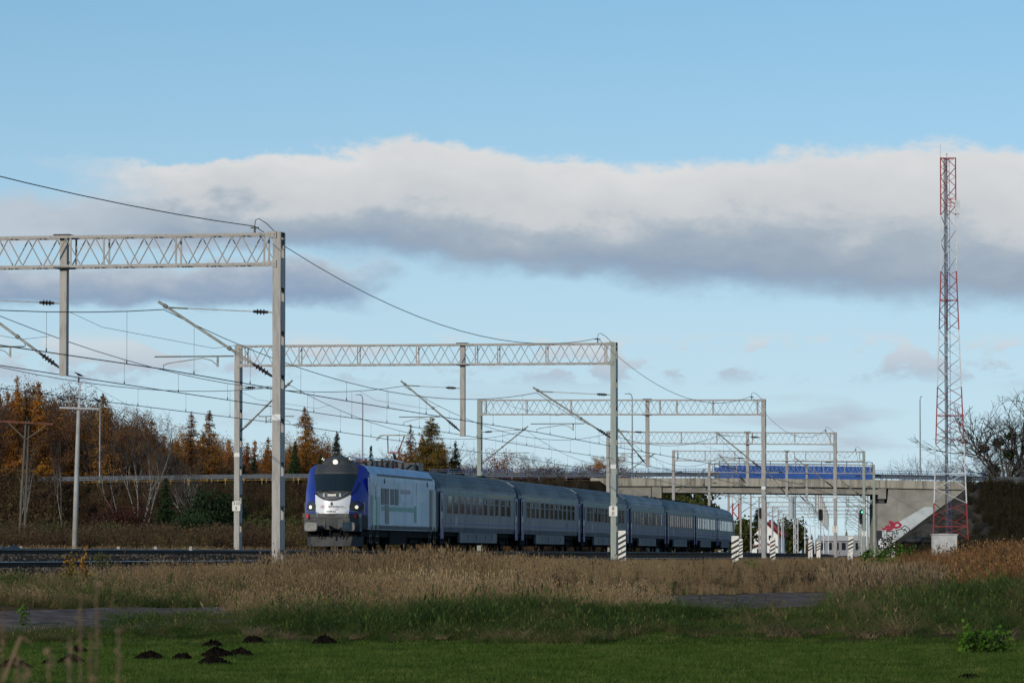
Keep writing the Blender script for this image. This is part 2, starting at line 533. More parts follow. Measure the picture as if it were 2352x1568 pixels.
def place(name, me, parent=None, loc=None, rz=None, label=None, cat=None, group=None, kind=None):
    o = bpy.data.objects.new(name, me)
    COL.objects.link(o)
    if parent is not None:
        o.parent = parent
    if loc is not None:
        o.location = loc
    if rz is not None:
        o.rotation_euler = (0, 0, rz)
    return tag(o, label, cat, group, kind)


def tag(o, label=None, cat=None, group=None, kind=None):
    for k, v in (('label', label), ('category', cat), ('group', group), ('kind', kind)):
        if v:
            o[k] = v
    return o


def thing(name, label, cat, loc=(0, 0, 0), rz=0.0, group=None):
    return place(name, None, None, loc, rz, label, cat, group)


def copy_tree(o, parent=None):
    c_ = o.copy()
    COL.objects.link(c_)
    c_.parent = parent
    for ch in KIDS.get(o, list(o.children)):
        copy_tree(ch, c_)
    return c_


KIDS = {}
ORD = ('first', 'second', 'third', 'fourth', 'fifth', 'sixth', 'seventh', 'eighth', 'ninth', 'tenth', 'eleventh', 'twelfth')


def npmesh(name, V, F, m, smooth=False):
    """Fast mesh from numpy arrays; F is (n,3) or (n,4)."""
    me = bpy.data.meshes.new(name)
    V = np.asarray(V, dtype=np.float32)
    F = np.asarray(F, dtype=np.int32)
    k = F.shape[1]
    me.vertices.add(len(V))
    me.vertices.foreach_set('co', V.ravel())
    me.loops.add(F.size)
    me.loops.foreach_set('vertex_index', F.ravel())
    me.polygons.add(len(F))
    me.polygons.foreach_set('loop_start', np.arange(0, F.size, k, dtype=np.int32))
    me.polygons.foreach_set('loop_total', np.full(len(F), k, dtype=np.int32))
    if smooth:
        me.polygons.foreach_set('use_smooth', np.ones(len(F), dtype=bool))
    if m:
        me.materials.append(MATS[m])
    me.update(calc_edges=True)
    return me


def text_mesh(name, s, size, m, extrude=0.004, shear=0.0, align='CENTER'):
    cu = bpy.data.curves.new(name, 'FONT')
    cu.body = s
    cu.size = size
    cu.extrude = extrude
    cu.shear = shear
    cu.offset = size * 0.008
    cu.align_x = align
    cu.align_y = 'CENTER'
    cu.resolution_u = 3
    o = bpy.data.objects.new(name, cu)
    COL.objects.link(o)
    bpy.context.view_layer.update()
    me = bpy.data.meshes.new_from_object(o.evaluated_get(bpy.context.evaluated_depsgraph_get()))
    bpy.data.objects.remove(o)
    me.transform(Matrix.Rotation(math.pi / 2, 4, 'X'))      # upright, facing -y
    me.materials.clear()
    me.materials.append(MATS[m])
    me.name = name
    return me


def scatter(name, pts, rz, scl, idx, protos, tilt=None, **tags):
    """Instances of the proto meshes on points: for ground cover nobody could count."""
    n = len(pts)
    me = bpy.data.meshes.new(name)
    me.vertices.add(n)
    me.vertices.foreach_set('co', np.asarray(pts, dtype=np.float32).ravel())
    rot = np.zeros((n, 3), dtype=np.float32)
    if tilt is not None:
        rot[:, :2] = tilt
    rot[:, 2] = rz
    a = me.attributes.new('rot', 'FLOAT_VECTOR', 'POINT')
    a.data.foreach_set('vector', rot.ravel())
    a = me.attributes.new('scl', 'FLOAT', 'POINT')
    a.data.foreach_set('value', np.asarray(scl, dtype=np.float32))
    a = me.attributes.new('idx', 'INT', 'POINT')
    a.data.foreach_set('value', np.asarray(idx, dtype=np.int32))
    pc = bpy.data.collections.new(name + '_kinds')
    for i, pm in enumerate(protos):
        pc.objects.link(bpy.data.objects.new('%s_kind_%02d' % (name, i), pm))
    o = place(name, me, **tags)
    g = bpy.data.node_groups.new(name, 'GeometryNodeTree')
    g.interface.new_socket('Geometry', in_out='INPUT', socket_type='NodeSocketGeometry')
    g.interface.new_socket('Geometry', in_out='OUTPUT', socket_type='NodeSocketGeometry')
    gi, go = g.nodes.new('NodeGroupInput'), g.nodes.new('NodeGroupOutput')
    ip = g.nodes.new('GeometryNodeInstanceOnPoints')
    ci = g.nodes.new('GeometryNodeCollectionInfo')
    ci.inputs['Collection'].default_value = pc
    ci.inputs['Separate Children'].default_value = True
    ci.inputs['Reset Children'].default_value = True
    ip.inputs['Pick Instance'].default_value = True
    g.links.new(gi.outputs[0], ip.inputs['Points'])
    g.links.new(ci.outputs[0], ip.inputs['Instance'])
    for nm, ty, sock in (('rot', 'FLOAT_VECTOR', 'Rotation'), ('scl', 'FLOAT', 'Scale'), ('idx', 'INT', 'Instance Index')):
        na = g.nodes.new('GeometryNodeInputNamedAttribute')
        na.data_type = ty
        na.inputs['Name'].default_value = nm
        g.links.new(na.outputs['Attribute'], ip.inputs[sock])
    g.links.new(ip.outputs[0], go.inputs[0])
    md = o.modifiers.new('scatter', 'NODES')
    md.node_group = g
    return o


# ------------------------------------------------------------------ the lie of the land
OFF = (0.0, 5.3, 11.05)              # the three tracks, metres right of the train's track
RAILH = (0.20, 0.14, -0.19)          # rail heads above / below the eye
ZS = 480.0


def t1(Z):
    """x of the centre line of the train's track at distance Z: a wide curve that runs straight past the bridge."""
    d = np.minimum(Z, ZS) - 241.0
    x = -0.9 + 0.1543 * d - 1.61e-4 * d * d
    return x + (np.maximum(Z, ZS) - ZS) * (0.1543 - 2 * 1.61e-4 * (ZS - 241.0))


def head(Z):
    d = min(Z, ZS) - 241.0
    return math.atan(0.1543 - 2 * 1.61e-4 * d)


def track(Z, k, off=0.0):
    """point on track k at distance Z, shifted sideways by off"""
    a = head(Z)
    return float(t1(Z)) + (OFF[k] + off) / math.cos(a)


def path_h(X, Z):
    return -1.24 + 0.011 * (X + 8) + 0.021 * (Z - (92 + 1.1 * X))


def fbm2(X, Z, s, seed=0):
    """cheap smooth noise from a few sines"""
    r = np.random.default_rng(seed)
    o = np.zeros_like(np.asarray(X, dtype=float))
    for i in range(7):
        a, p = r.uniform(0, 6.28), r.uniform(0, 6.28)
        k = s * (1.55 ** i)
        o = o + np.sin(k * (X * math.cos(a) + Z * math.sin(a)) + p) / (1.35 ** i)
    return o / 2.6


def sstep(x, a, b):
    q = np.clip((x - a) / (b - a), 0, 1)
    return q * q * (3 - 2 * q)


XL_AB, XR_AB = 16.4, 39.8            # bridge opening between the abutments
ZB = 468.0                            # front plane of the bridge


def road_h(X):
    """height of the overpass road surface above the eye"""
    X = np.asarray(X, dtype=float)
    return 8.28 - np.where(X < 16.0, 0.00012, 0.00035) * (X - 16.0) ** 2


def ground(X, Z):
    """height above the field (z) of the terrain"""
    X, Z = np.asarray(X, dtype=float), np.asarray(Z, dtype=float)
    zp = 92 + 1.1 * np.clip(X, -20, 14)
    zn, zf = zp - 5.3, zp + 5.6
    hp = -1.24 + 0.011 * (np.clip(X, -20, 14) + 8) + 0.021 * np.clip(Z - zp, -6, 6)
    field = -1.6 + 0.02 * fbm2(X, Z, 0.5, 3)
    # bank between the field and the path, a swell in the middle of the picture
    bank = 0.20 * np.exp(-((X - 1.2) / 4.2) ** 2) * np.exp(-((Z - 83.5) / 3.6) ** 2) + 0.34 * np.exp(-((X - 10.3) / 2.6) ** 2) * np.exp(-((Z - 90) / 6.5) ** 2)
    w = sstep(Z, 74.5 - 0.15 * np.abs(X), 84 + 0.25 * np.clip(X, -8, 8))
    h = field * (1 - w) + hp * w + bank + 0.10 * fbm2(X, Z, 1.1, 5) * sstep(Z, 74, 80) * (1 - sstep(Z, zn - 1.5, zn))
    far = -0.42 - 0.70 * np.exp(-np.maximum(Z - zf, 0) / 13.0) + 0.04 * fbm2(X, Z, 0.7, 9) * sstep(Z, zf, zf + 6)
    h = np.where(Z > zf, np.maximum(far, hp), h)
    # railway formation
    lat = X - t1(Z)
    inbed = sstep(lat, -4.6, -3.2) * (1 - sstep(lat, 12.9, 14.3))
    inbed = inbed * (Z > 20)
    h = h * (1 - inbed) + (-0.85) * inbed
    h = np.where(lat < -3.2, np.where(Z > 60, -0.15 + 0.05 * fbm2(X, Z, 0.3, 4) - 0.7 * sstep(lat, -4.6, -3.2), h), h)
    # road embankment to the left and the right of the bridge
    d = np.abs(Z - (ZB + 6.0)) - 6.0
    rise = np.clip(1 - np.maximum(d, 0) / 13.0, 0, 1)
    ends = np.maximum(np.clip((XL_AB - 1.5 - X) / 5.0, 0, 1) * (X < 26), np.clip((X - XR_AB) / 10.8, 0, 1) * (X > 26))
    emb = (road_h(X) - 0.15 + 0.3) * np.minimum(rise, ends) - 0.3
    h = np.where((Z > 400) & (Z < 520), np.maximum(h, np.where(emb > -0.25, emb, -9)), h)
    return h + EYE


def gz(X, Z):
    return float(ground(np.array([X]), np.array([Z]))[0])


# ground: one sheet to the horizon
xs = np.unique(np.concatenate([np.linspace(-3500, -120, 26), np.arange(-120, -36, 3.0), np.arange(-36, 60, 0.6), np.arange(60, 140, 3.0), np.linspace(140, 3500, 26)]))
zs = np.unique(np.concatenate([np.linspace(-400, 44, 20), np.arange(44, 150, 0.45), np.arange(150, 300, 1.4), np.arange(300, 440, 4.0), np.arange(440, 500, 0.9), np.arange(500, 640, 10.0), np.geomspace(640, 9000, 24)]))
GX, GZ = np.meshgrid(xs, zs)
GV = np.stack([GX, GZ, ground(GX, GZ)], -1).reshape(-1, 3)
nx_, nz_ = len(xs), len(zs)
ii = (np.arange(nz_ - 1)[:, None] * nx_ + np.arange(nx_ - 1)[None, :]).ravel()
gme = npmesh('ground', GV, np.stack([ii, ii + 1, ii + nx_ + 1, ii + nx_], 1), None, True)
gm = bpy.data.materials.new('ground')
gm.use_nodes = True
g_ = gm.node_tree
gb = g_.nodes['Principled BSDF']
gb.inputs['Roughness'].default_value = 0.95
gb.inputs['Specular IOR Level'].default_value = 0.0
gp = g_.nodes.new('ShaderNodeNewGeometry').outputs['Position']
na_ = noise(g_, gp, 0.35, 6, 0.6)
nb_ = noise(g_, gp, 5.0, 6, 0.65)
gs = g_.nodes.new('ShaderNodeSeparateXYZ')
g_.links.new(gp, gs.inputs[0])
gyy = S(g_, gs.outputs[1])
c_field = ramp(g_, nb_, [(0.25, (0.020, 0.036, 0.008)), (0.5, (0.034, 0.064, 0.011)), (0.8, (0.055, 0.085, 0.017))])
c_dry = ramp(g_, na_ * 0.6 + nb_ * 0.4, [(0.3, (0.030, 0.034, 0.011)), (0.5, (0.075, 0.055, 0.028)), (0.7, (0.115, 0.080, 0.044))])
c_brush = ramp(g_, na_ * 0.5 + nb_ * 0.5, [(0.3, (0.016, 0.013, 0.008)), (0.6, (0.034, 0.026, 0.014))])
cg = mixcol(g_, (gyy + (na_ - 0.5) * 6.0).smooth(74.5, 79.0), c_field, c_dry)
cg = mixcol(g_, (gyy + (na_ - 0.5) * 30.0).smooth(210.0, 260.0), cg, c_brush)
g_.links.new(cg, gb.inputs['Base Color'])
bmp = g_.nodes.new('ShaderNodeBump')
bmp.inputs['Strength'].default_value = 0.6
bmp.inputs['Distance'].default_value = 0.05
g_.links.new(nb_.s, bmp.inputs['Height'])
g_.links.new(bmp.outputs[0], gb.inputs['Normal'])
gme.materials.append(gm)
place('ground', gme, kind='structure')

# dirt path: a sheet just above the ground
pv, pf = [], []
pxs = np.arange(-16, 15.01, 0.35)
for i, X in enumerate(pxs):
    zp = 92 + 1.1 * np.clip(X, -20, 14)
    for j in range(13):
        e0 = 0.5 * math.sin(X * 1.3) + 0.3 * math.sin(X * 3.1 + 1)
        Z = zp - 4.9 + e0 * 0.6 + (9.9 + 0.5 * math.sin(X * 2.1)) * j / 12
        rut = 0.03 * math.cos((j / 12 - 0.5) * 4 * math.pi) + 0.012 * float(fbm2(np.array(X), np.array(Z), 3.0, 8))
        edge = 0.045 if 0 < j < 12 else -0.02
        pv.append((X, Z, gz(X, Z) + edge + rut * (0 < j < 12)))
for i in range(len(pxs) - 1):
    for j in range(12):
        a = i * 13 + j
        pf.append((a, a + 13, a + 14, a + 1))
place('dirt_path', npmesh('dirt_path', pv, pf, 'dirt_road', True), kind='structure')

# railway bed: three ballast crowns, lofted along the curve
ZT = np.concatenate([np.arange(30, 300, 2.5), np.arange(300, 520, 6.0), np.geomspace(520, 2600, 24)])
prof = [(-4.3, -0.95), (-3.3, -0.50), (-2.2, 0.0), (-1.6, 0.035), (1.6, 0.03), (2.2, -0.02), (2.65, -0.10), (3.2, -0.07), (3.7, -0.03), (6.9, -0.03), (7.5, -0.12), (8.3, -0.52), (8.9, -0.52), (9.45, -0.36), (12.65, -0.36), (13.2, -0.42), (14.2, -1.05)]
bv = []
for Z in ZT:
    a = head(Z)
    for o, h in prof:
        j = 0.02 * math.sin(Z * 1.7 + o * 3) + 0.015 * math.sin(Z * 4.1 + o * 7)
        bv.append((float(t1(Z)) + o * math.cos(a), Z - o * math.sin(a), EYE + h + j))
npf = len(prof)
bf = [(i * npf + k, i * npf + k + 1, (i + 1) * npf + k + 1, (i + 1) * npf + k) for i in range(len(ZT) - 1) for k in range(npf - 1)]
place('railway_bed', npmesh('railway_bed', bv, bf, 'ballast', False), kind='structure')

# tracks: two rails each, sleepers and fastenings too small to pick apart
RP = [(-0.07, -0.17), (0.07, -0.17), (0.07, -0.155), (0.012, -0.13), (0.012, -0.045), (0.036, -0.03), (0.036, -0.002), (-0.036, -0.002), (-0.036, -0.03), (-0.012, -0.045), (-0.012, -0.13), (-0.07, -0.155)]
TLAB = ('railway track carrying the passenger train', 'middle railway track between the train and the nearest track', 'nearest railway track with a shiny rail beside the dry grass')
ZR = np.concatenate([np.arange(40, 320, 4.0), np.arange(320, 520, 8.0), np.geomspace(520, 2400, 20)])
for k in range(3):
    tr = thing('railway_track', TLAB[k], 'railway track', (track(60, k), 60, EYE + RAILH[k] - 0.2), 0, 'railway tracks')
    o0 = tr.location
    for sgn in (-1, 1):
        rings, tops = [], []
        for Z in ZR:
            a = head(Z)
            cx_, cz_ = float(t1(Z)) + (OFF[k] + sgn * 0.7535) * math.cos(a), Z - (OFF[k] + sgn * 0.7535) * math.sin(a)
            h = EYE + RAILH[k]
            rings.append([Vector((cx_ + u * math.cos(a), cz_ - u * math.sin(a), h + w)) - o0 for u, w in RP])
            tops.append([Vector((cx_ + u * math.cos(a), cz_ - u * math.sin(a), h + w)) - o0 for u, w in ((-0.034, 0.001), (-0.025, 0.004), (0.025, 0.004), (0.034, 0.001))])
        m_ = MB()
        m_.loft(rings, True, True)
        rl = m_.build('rail', 'rail_steel', tr)
        m_ = MB()
        m_.loft(tops)
        m_.build('running_surface', 'rail_top', rl)
    sl, fa = MB(), MB()
    Z = 60.0
    while Z < 330:
        a = head(Z)
        M3 = Matrix.Rotation(-a, 3, 'Z')
        c_ = Vector((track(Z, k), Z, EYE + RAILH[k] - 0.17 - 0.075)) - o0
        sl.box(c_, (2.6, 0.25, 0.15), M3)
        for s in (-0.7535, 0.7535):
            for q in (-0.11, 0.11):
                fa.box(c_ + M3 @ Vector((s + q, 0, 0.10)), (0.09, 0.12, 0.06), M3)
        Z += 0.62
    sl.build('sleeper_row', 'sleeper', tr, kind='stuff')
    fa.build('rail_fastenings', 'rail_steel', tr, kind='stuff')

# loose ballast stones
stones = []
for i in range(6):
    m_ = MB()
    r = np.random.default_rng(i)
    rings = []
    for h, q in ((-0.5, 0.55), (-0.1, 1.0), (0.3, 0.8), (0.5, 0.3)):
        rings.append([(q * r.uniform(0.6, 1.0) * math.cos(a), q * r.uniform(0.6, 1.0) * math.sin(a), h * r.uniform(0.7, 1.1)) for a in np.linspace(0, 2 * math.pi, 6)[:-1]])
    m_.loft(rings, True, True)
    stones.append(m_.mesh('stone', 'stone'))
N = 26000
sz = rng.uniform(92, 200, N) ** 1.0
so = rng.uniform(-2.6, 13.6, N)
sh = np.interp(so, [p[0] for p in prof], [p[1] for p in prof]) + EYE + 0.015
ang = np.array([head(z) for z in sz])
sx = t1(sz) + so * np.cos(ang)
sy = sz - so * np.sin(ang)
keep = np.abs(sx / sy) < 0.135
scatter('ballast_stones', np.stack([sx, sy, sh], 1)[keep], rng.uniform(0, 6.28, N)[keep], rng.uniform(0.025, 0.06, N)[keep], rng.integers(0, 6, N)[keep], stones, tilt=rng.uniform(-1, 1, (N, 2))[keep], kind='stuff', label='grey loose ballast stones around the rails')

# ------------------------------------------------------------------ portal gantries over the tracks
BD, BW = 0.90, 0.56                 # lattice beam: depth, width along the track
PW, PD = 0.235, 0.56                # post: across, along the track


def post_mesh(h, foot=0.0):
    m = MB()
    for s in (-1, 1):
        y = s * PD / 2
        m.span((-PW / 2, y - 0.012 * (s > 0), foot), (PW / 2, y + 0.012 * (s < 0), h))
        for q in (-1, 1):
            m.span((q * PW / 2 - 0.012 * (q > 0), y - s * 0.013, foot), (q * PW / 2 + 0.012 * (q < 0), y - s * 0.095, h))
    return m.mesh('post')


def post_parts(g, x, h, matn, name='post', near=True):
    me = post_mesh(h)
    me.materials.append(MATS[matn])
    p = place(name, me, g, (x, 0, 0))
    m = MB()
    m.span((-0.004, -PD / 2 + 0.02, 0), (0.004, PD / 2 - 0.02, 0.86))
    bm_ = m.mesh('batten_plate', matn)
    z = 0.35
    while z < h - 0.87:
        for q in ((-1, 1) if near else (1,)):
            place('batten_plate', bm_, p, (q * (PW / 2 + 0.005), 0, z))
        z += 1.25
    m = MB()
    m.span((-PW / 2 - 0.005, -PD / 2 + 0.01, h), (PW / 2 + 0.005, PD / 2 - 0.01, h + 0.015))
    m.build('post_cap', matn, p)
    m = MB()
    m.span((-0.24, -0.42, -1.0), (0.24, 0.42, 0.0))
    m.build('foundation', 'sleeper', p)
    return p


def ribbed(m, a, b, r, n=4):
    """insulator between a and b"""
    a, b = Vector(a), Vector(b)
    d = b - a
    prof_ = [(r * 0.45, 0.0)]
    L = d.length
    for i in range(n):
        c0 = L * (0.18 + 0.64 * (i + 0.5) / n)
        prof_ += [(r * 0.5, c0 - 0.03 * L), (r, c0 - 0.01 * L), (r, c0 + 0.01 * L), (r * 0.5, c0 + 0.03 * L)]
    prof_.append((r * 0.45, L))
    m.lathe(prof_, a, d, 8)


def cantilever(g, x0, s, zc, reach):
    """bracket arm from a post face at x0 to the side s; contact wire at height zc"""
    k = reach / 2.5
    m = MB()
    A, B = Vector((x0, 0, zc - 0.28)), Vector((x0 + s * 2.62 * k, 0, zc + 1.95))
    d = (B - A).normalized()
    m.tube([A + d * 0.75, B], 0.038, 7)
    m.disc(A + d * 1.6, d, 0.06, 0.10, 8)
    m.disc(B - d * 0.25, d, 0.06, 0.12, 8)
    c_ = m.build('cantilever_arm', 'tube_metal', g)
    m = MB()
    ribbed(m, A + d * 0.12, A + d * 0.78, 0.085)
    m.tube([A, A + d * 0.14], 0.03, 6)
    m.build('insulator', 'insulator', c_)
    m = MB()
    S0 = Vector((x0, 0, zc + 1.60))
    S1 = B - d * 0.32
    ds = (S1 - S0).normalized()
    m.tube([S0, S0 + ds * 0.2], 0.02, 5)
    m.tube([S0 + ds * 0.62, S1], 0.013, 5)
    m.tube([S1 - ds * 0.6, S1], 0.028, 6)
    m.build('stay_rod', 'tube_metal', c_)
    m = MB()
    ribbed(m, S0 + ds * 0.2, S0 + ds * 0.64, 0.085, 3)
    m.build('insulator', 'insulator', c_)
    m = MB()
    zr = zc + 0.36
    m.tube([(x0 + s * 0.92 * k, 0, zr), (x0 + s * 2.70 * k, 0, zr)], 0.024, 6)
    q = A + d * ((zr + 0.02 - A.z) / d.z + 0.18)
    m.tube([q, (q.x, 0, zr)], 0.014, 5)
    bx = x0 + s * 1.28 * k
    m.bar((bx, 0, zr - 0.02), (bx, 0, zr - 0.30), 0.05)
    m.build('registration_tube', 'tube_metal', c_)
    m = MB()
    ex = x0 + s * reach
    m.tube([(bx, 0, zr - 0.27), (bx + s * 0.18, 0, zr - 0.12), (bx + s * 0.45, 0, zr - 0.05), (ex - s * 0.15, 0, zc + 0.17), (ex, 0, zc + 0.12), (ex, 0, zc + 0.01)], 0.015, 5)
    m.build('steady_arm', 'tube_metal', c_)
    return Vector((ex, 0, zc)), Vector((x0 + s * 2.5 * k, 0, zc + 1.72))


SUP = {0: [], 1: [], 2: []}           # wire supports: (contact, messenger) in world space
EARTH = []


def gantry(i, xr, yr, Zr, xl, yl, drop, colr, coll, label, group, near=True):
    a = head(Zr)
    top = px(xr, yr, Zr)
    base = Vector((top.x, Zr, EYE - 0.22))
    g = thing('portal_gantry', label, 'gantry', base, -a, group)
    cs, sn = math.cos(a), math.sin(a)

    def along(x, y):
        k = px(x, y, 1.0).x
        return (top.x - k * Zr) / (cs + k * sn)
    if xl is not None:
        L = along(xl, yl)
        HL = px(xl, yl, Zr + L * sn).z - base.z
    else:
        L, HL = 16.9, top.z - base.z
    HR = top.z - base.z

    def zt(x):
        return HR + (HL - HR) * (-x / L)
    post_parts(g, 0, HR, colr, near=near)
    post_parts(g, -L, HL, coll, near=near)
    bm = 'steel_warm'
    x0, x1 = -PW / 2 - 0.05, -L + PW / 2 + 0.05
    # chords
    for yy in (-BW / 2, BW / 2):
        for dz_ in (-0.045, -BD):
            m = MB()
            m.bar((x0, yy, zt(x0) + dz_), (x1, yy, zt(x1) + dz_), 0.07, 0.075)
            m.build('beam_chord', bm, g)
    # lattice: alternate bars front and back
    nb = int(round((x0 - x1) / 0.44))
    p = (x0 - x1) / nb
    if near:
        ms = []
        for sg in (1, -1):
            m = MB()
            m.bar((0, 0, -0.08 if sg > 0 else -BD + 0.03), (-p, 0, -BD + 0.03 if sg > 0 else -0.08), 0.022, 0.05, up=(0, 1, 0))
            ms.append(m.mesh('lattice_bar', bm))
        for f, yy in ((0, -BW / 2), (1, BW / 2)):
            for j in range(nb):
                xx = x0 - j * p
                place('lattice_bar', ms[(j + f) % 2], g, (xx, yy, zt(xx)))
    else:
        m = MB()
        for f, yy in ((0, -BW / 2), (1, BW / 2)):
            for j in range(nb):
                xx = x0 - j * p
                za, zb_ = (-0.08, -BD + 0.03) if (j + f) % 2 == 0 else (-BD + 0.03, -0.08)
                m.bar((xx, yy, zt(xx) + za), (xx - p, yy, zt(xx) + zb_), 0.022, 0.05, up=(0, 1, 0))
        m.build('lattice_bars', bm, g, kind='stuff')
    m = MB()
    for dz_ in (-0.05, -BD):
        for j in range(nb):
            xx = x0 - j * p
            yy = -BW / 2 if j % 2 else BW / 2
            m.bar((xx, yy, zt(xx) + dz_), (xx - p, -yy, zt(xx) + dz_), 0.03, 0.02)
    m.build('cross_lacing', bm, g, kind='stuff')
    # verticals
    for f in (0.012, 0.17, 0.30, 0.36, 0.52, 0.68, 0.84, 0.988):
        xx = x0 + (x1 - x0) * f
        for yy in (-BW / 2, BW / 2):
            m = MB()
            m.bar((xx, yy, zt(xx) - BD), (xx, yy, zt(xx) - 0.05), 0.05, 0.03)
            m.build('beam_upright', bm, g)
    # joint plates with bolts at the posts
    for xx, s, cm in ((x0, -1, colr), (x1, 1, coll)):
        for dz_ in (-0.06, -BD):
            m = MB()
            m.prism([(xx - s * 0.16, zt(xx) + dz_ - 0.10), (xx + s * 0.28, zt(xx) + dz_ - 0.05), (xx + s * 0.28, zt(xx) + dz_ + 0.05), (xx - s * 0.16, zt(xx) + dz_ + 0.10)], 1, -PD / 2 - 0.03, -PD / 2 - 0.012)
            for q in (-0.08, 0.03, 0.2):
                m.disc((xx + s * q, -PD / 2 - 0.035, zt(xx) + dz_), (0, 1, 0), 0.025, 0.03, 6)
            m.build('joint_plate', cm, g)
    W = g.matrix_world if False else (Matrix.Translation(base) @ Matrix.Rotation(-a, 4, 'Z'))
    # hanging post in mid-beam and the three cantilevers
    xd = -along(drop, yr + 60) if drop else -L * 0.40
    dlen = 4.05
    m = MB()
    for s in (-1, 1):
        m.span((xd - 0.105, s * 0.11 - 0.012, zt(xd) - dlen), (xd + 0.105, s * 0.11 + 0.012, zt(xd) - 0.02))
        m.span((xd + s * 0.105 - 0.006, -0.09, zt(xd) - dlen), (xd + s * 0.105 + 0.006, 0.09, zt(xd) - 0.02))
    dp = m.build('hanging_post', colr if colr == 'steel_warm' else 'steel_warm', g)
    for dz_ in (0.0, -BD - 0.05):
        m = MB()
        m.span((xd - 0.24, -BW / 2 - 0.06, zt(xd) + dz_), (xd + 0.24, BW / 2 + 0.06, zt(xd) + dz_ + 0.035))
        m.build('clamp_plate', 'steel_dark', dp)
    stag = 0.18 if i % 2 else -0.12
    for k, (xf, s) in enumerate(((-L + PW / 2, 1), (xd - 0.105, -1), (-PW / 2, -1))):
        zc = EYE + RAILH[k] + 5.52 - base.z
        xt = (track(Zr, k) - base.x) / cs        # track centre in the gantry's own axis (close enough)
        reach = max(1.7, min(3.3, abs(xt - xf) + stag))
        a1, b1 = cantilever(g, xf, s, zc, reach)
        SUP[k].append((W @ a1, W @ b1))
    # earth wire bracket on the beam near the right post
    m = MB()
    xe = -0.72
    m.bar((xe, 0, zt(xe) - 0.02), (xe, 0, zt(xe) + 0.2), 0.05)
    m.bar((xe - 0.12, 0, zt(xe) + 0.16), (xe + 0.12, 0, zt(xe) + 0.16), 0.04)
    m.tube([(xe, 0, zt(xe) + 0.2), (xe + 0.02, 0, zt(xe) + 0.38), (xe + 0.12, 0, zt(xe) + 0.42), (xe + 0.35, 0, zt(xe) + 0.28), (xe + 0.6, 0, zt(xe) + 0.03)], 0.012, 4)
    m.build('earth_wire_bracket', 'steel_dark', g)
    EARTH.append(W @ Vector((xe, 0, zt(xe) + 0.2)))
    return g, W, L, HR, HL, base


def band(g, x, z, m='white_band'):
    b = MB()
    b.span((x - PW / 2 - 0.004, -PD / 2 - 0.006, z - 0.085), (x + PW / 2 + 0.004, -PD / 2 + 0.05, z + 0.085))
    return b.build('white_band', m, g)


# wire supports before the first gantry, outside the picture on the left
for k in range(3):
    c0 = Vector((track(58, k), 58, EYE + RAILH[k] + 5.52))
    SUP[k].append((c0, c0 + Vector((0, 0, 1.72))))
EARTH.append(Vector((track(58, 2) + 2.2, 58, EYE + 10.0)))

GROUP = 'portal gantries over the railway'
GD = [
    (641, 535, 122.2, None, None, 148, 'steel_warm', 'steel_warm', 'nearest and tallest grey lattice portal gantry, its beam running out of the left edge'),
    (1410.5, 787, 185.5, 548, 793, 1063, 'steel_green', 'steel_warm', 'lattice portal gantry before the locomotive, signs 310 5 and 8 0 on its posts'),
    (1754, 917, 253.2, 1102, 917, 1487, 'steel_warm', 'steel_green', 'third lattice portal gantry, left post behind the first coach, right post past the striped markers'),
    (1918, 993, 322.0, 1397, 990, 1717, 'steel_warm', 'steel_warm', 'fourth lattice portal gantry with the 8 1 sign on its right post'),
    (1984, 1036, 378.8, 1547, 1034, 1807, 'steel_green', 'steel_warm', 'fifth lattice portal gantry with its beam just above the blue bridge panels'),
    (2007, 1067, 437.7, 1629, 1064, 1853, 'steel_green', 'steel_warm', 'sixth lattice portal gantry with its beam crossing right in front of the blue bridge panels'),
]
GS = []
for i, d in enumerate(GD):
    GS.append(gantry(i, *d[:6], d[6], d[7], d[8], GROUP))
# gantries beyond the bridge, seen through its opening
for i, Z in enumerate((497, 556, 618, 680, 745, 812, 885, 960)):
    X = track(Z, 2) + 2.95
    pt = Vector((X, Z, EYE + 9.2))
    k = FPX / (Z * math.cos(PITCH) + 9.2 * math.sin(PITCH))
    xr = CX + X * FPX / (Z * math.cos(PITCH) + (9.2) * math.sin(PITCH))
    yr = CY - FPX * ((9.2 * math.cos(PITCH) - Z * math.sin(PITCH)) / (Z * math.cos(PITCH) + 9.2 * math.sin(PITCH)))
    gantry(i, xr, yr, Z, None, None, None, 'steel_green' if i % 2 else 'steel_warm', 'steel_warm', '%s lattice portal gantry beyond the road bridge, seen through its opening' % ORD[i], 'distant gantries beyond the bridge', near=False)

band(GS[0][0], 0, px(641, 958, 122).z - GS[0][5].z)
band(GS[1][0], 0, px(1410, 1071, 185.5).z - GS[1][5].z)
band(GS[1][0], -GS[1][2], px(545, 1044, 188).z - GS[1][5].z)
band(GS[2][0], 0, px(1754, 1120, 253).z - GS[2][5].z)
band(GS[3][0], 0, px(1918, 1141, 322).z - GS[3][5].z)
band(GS[4][0], 0, px(1984, 1160, 379).z - GS[4][5].z)


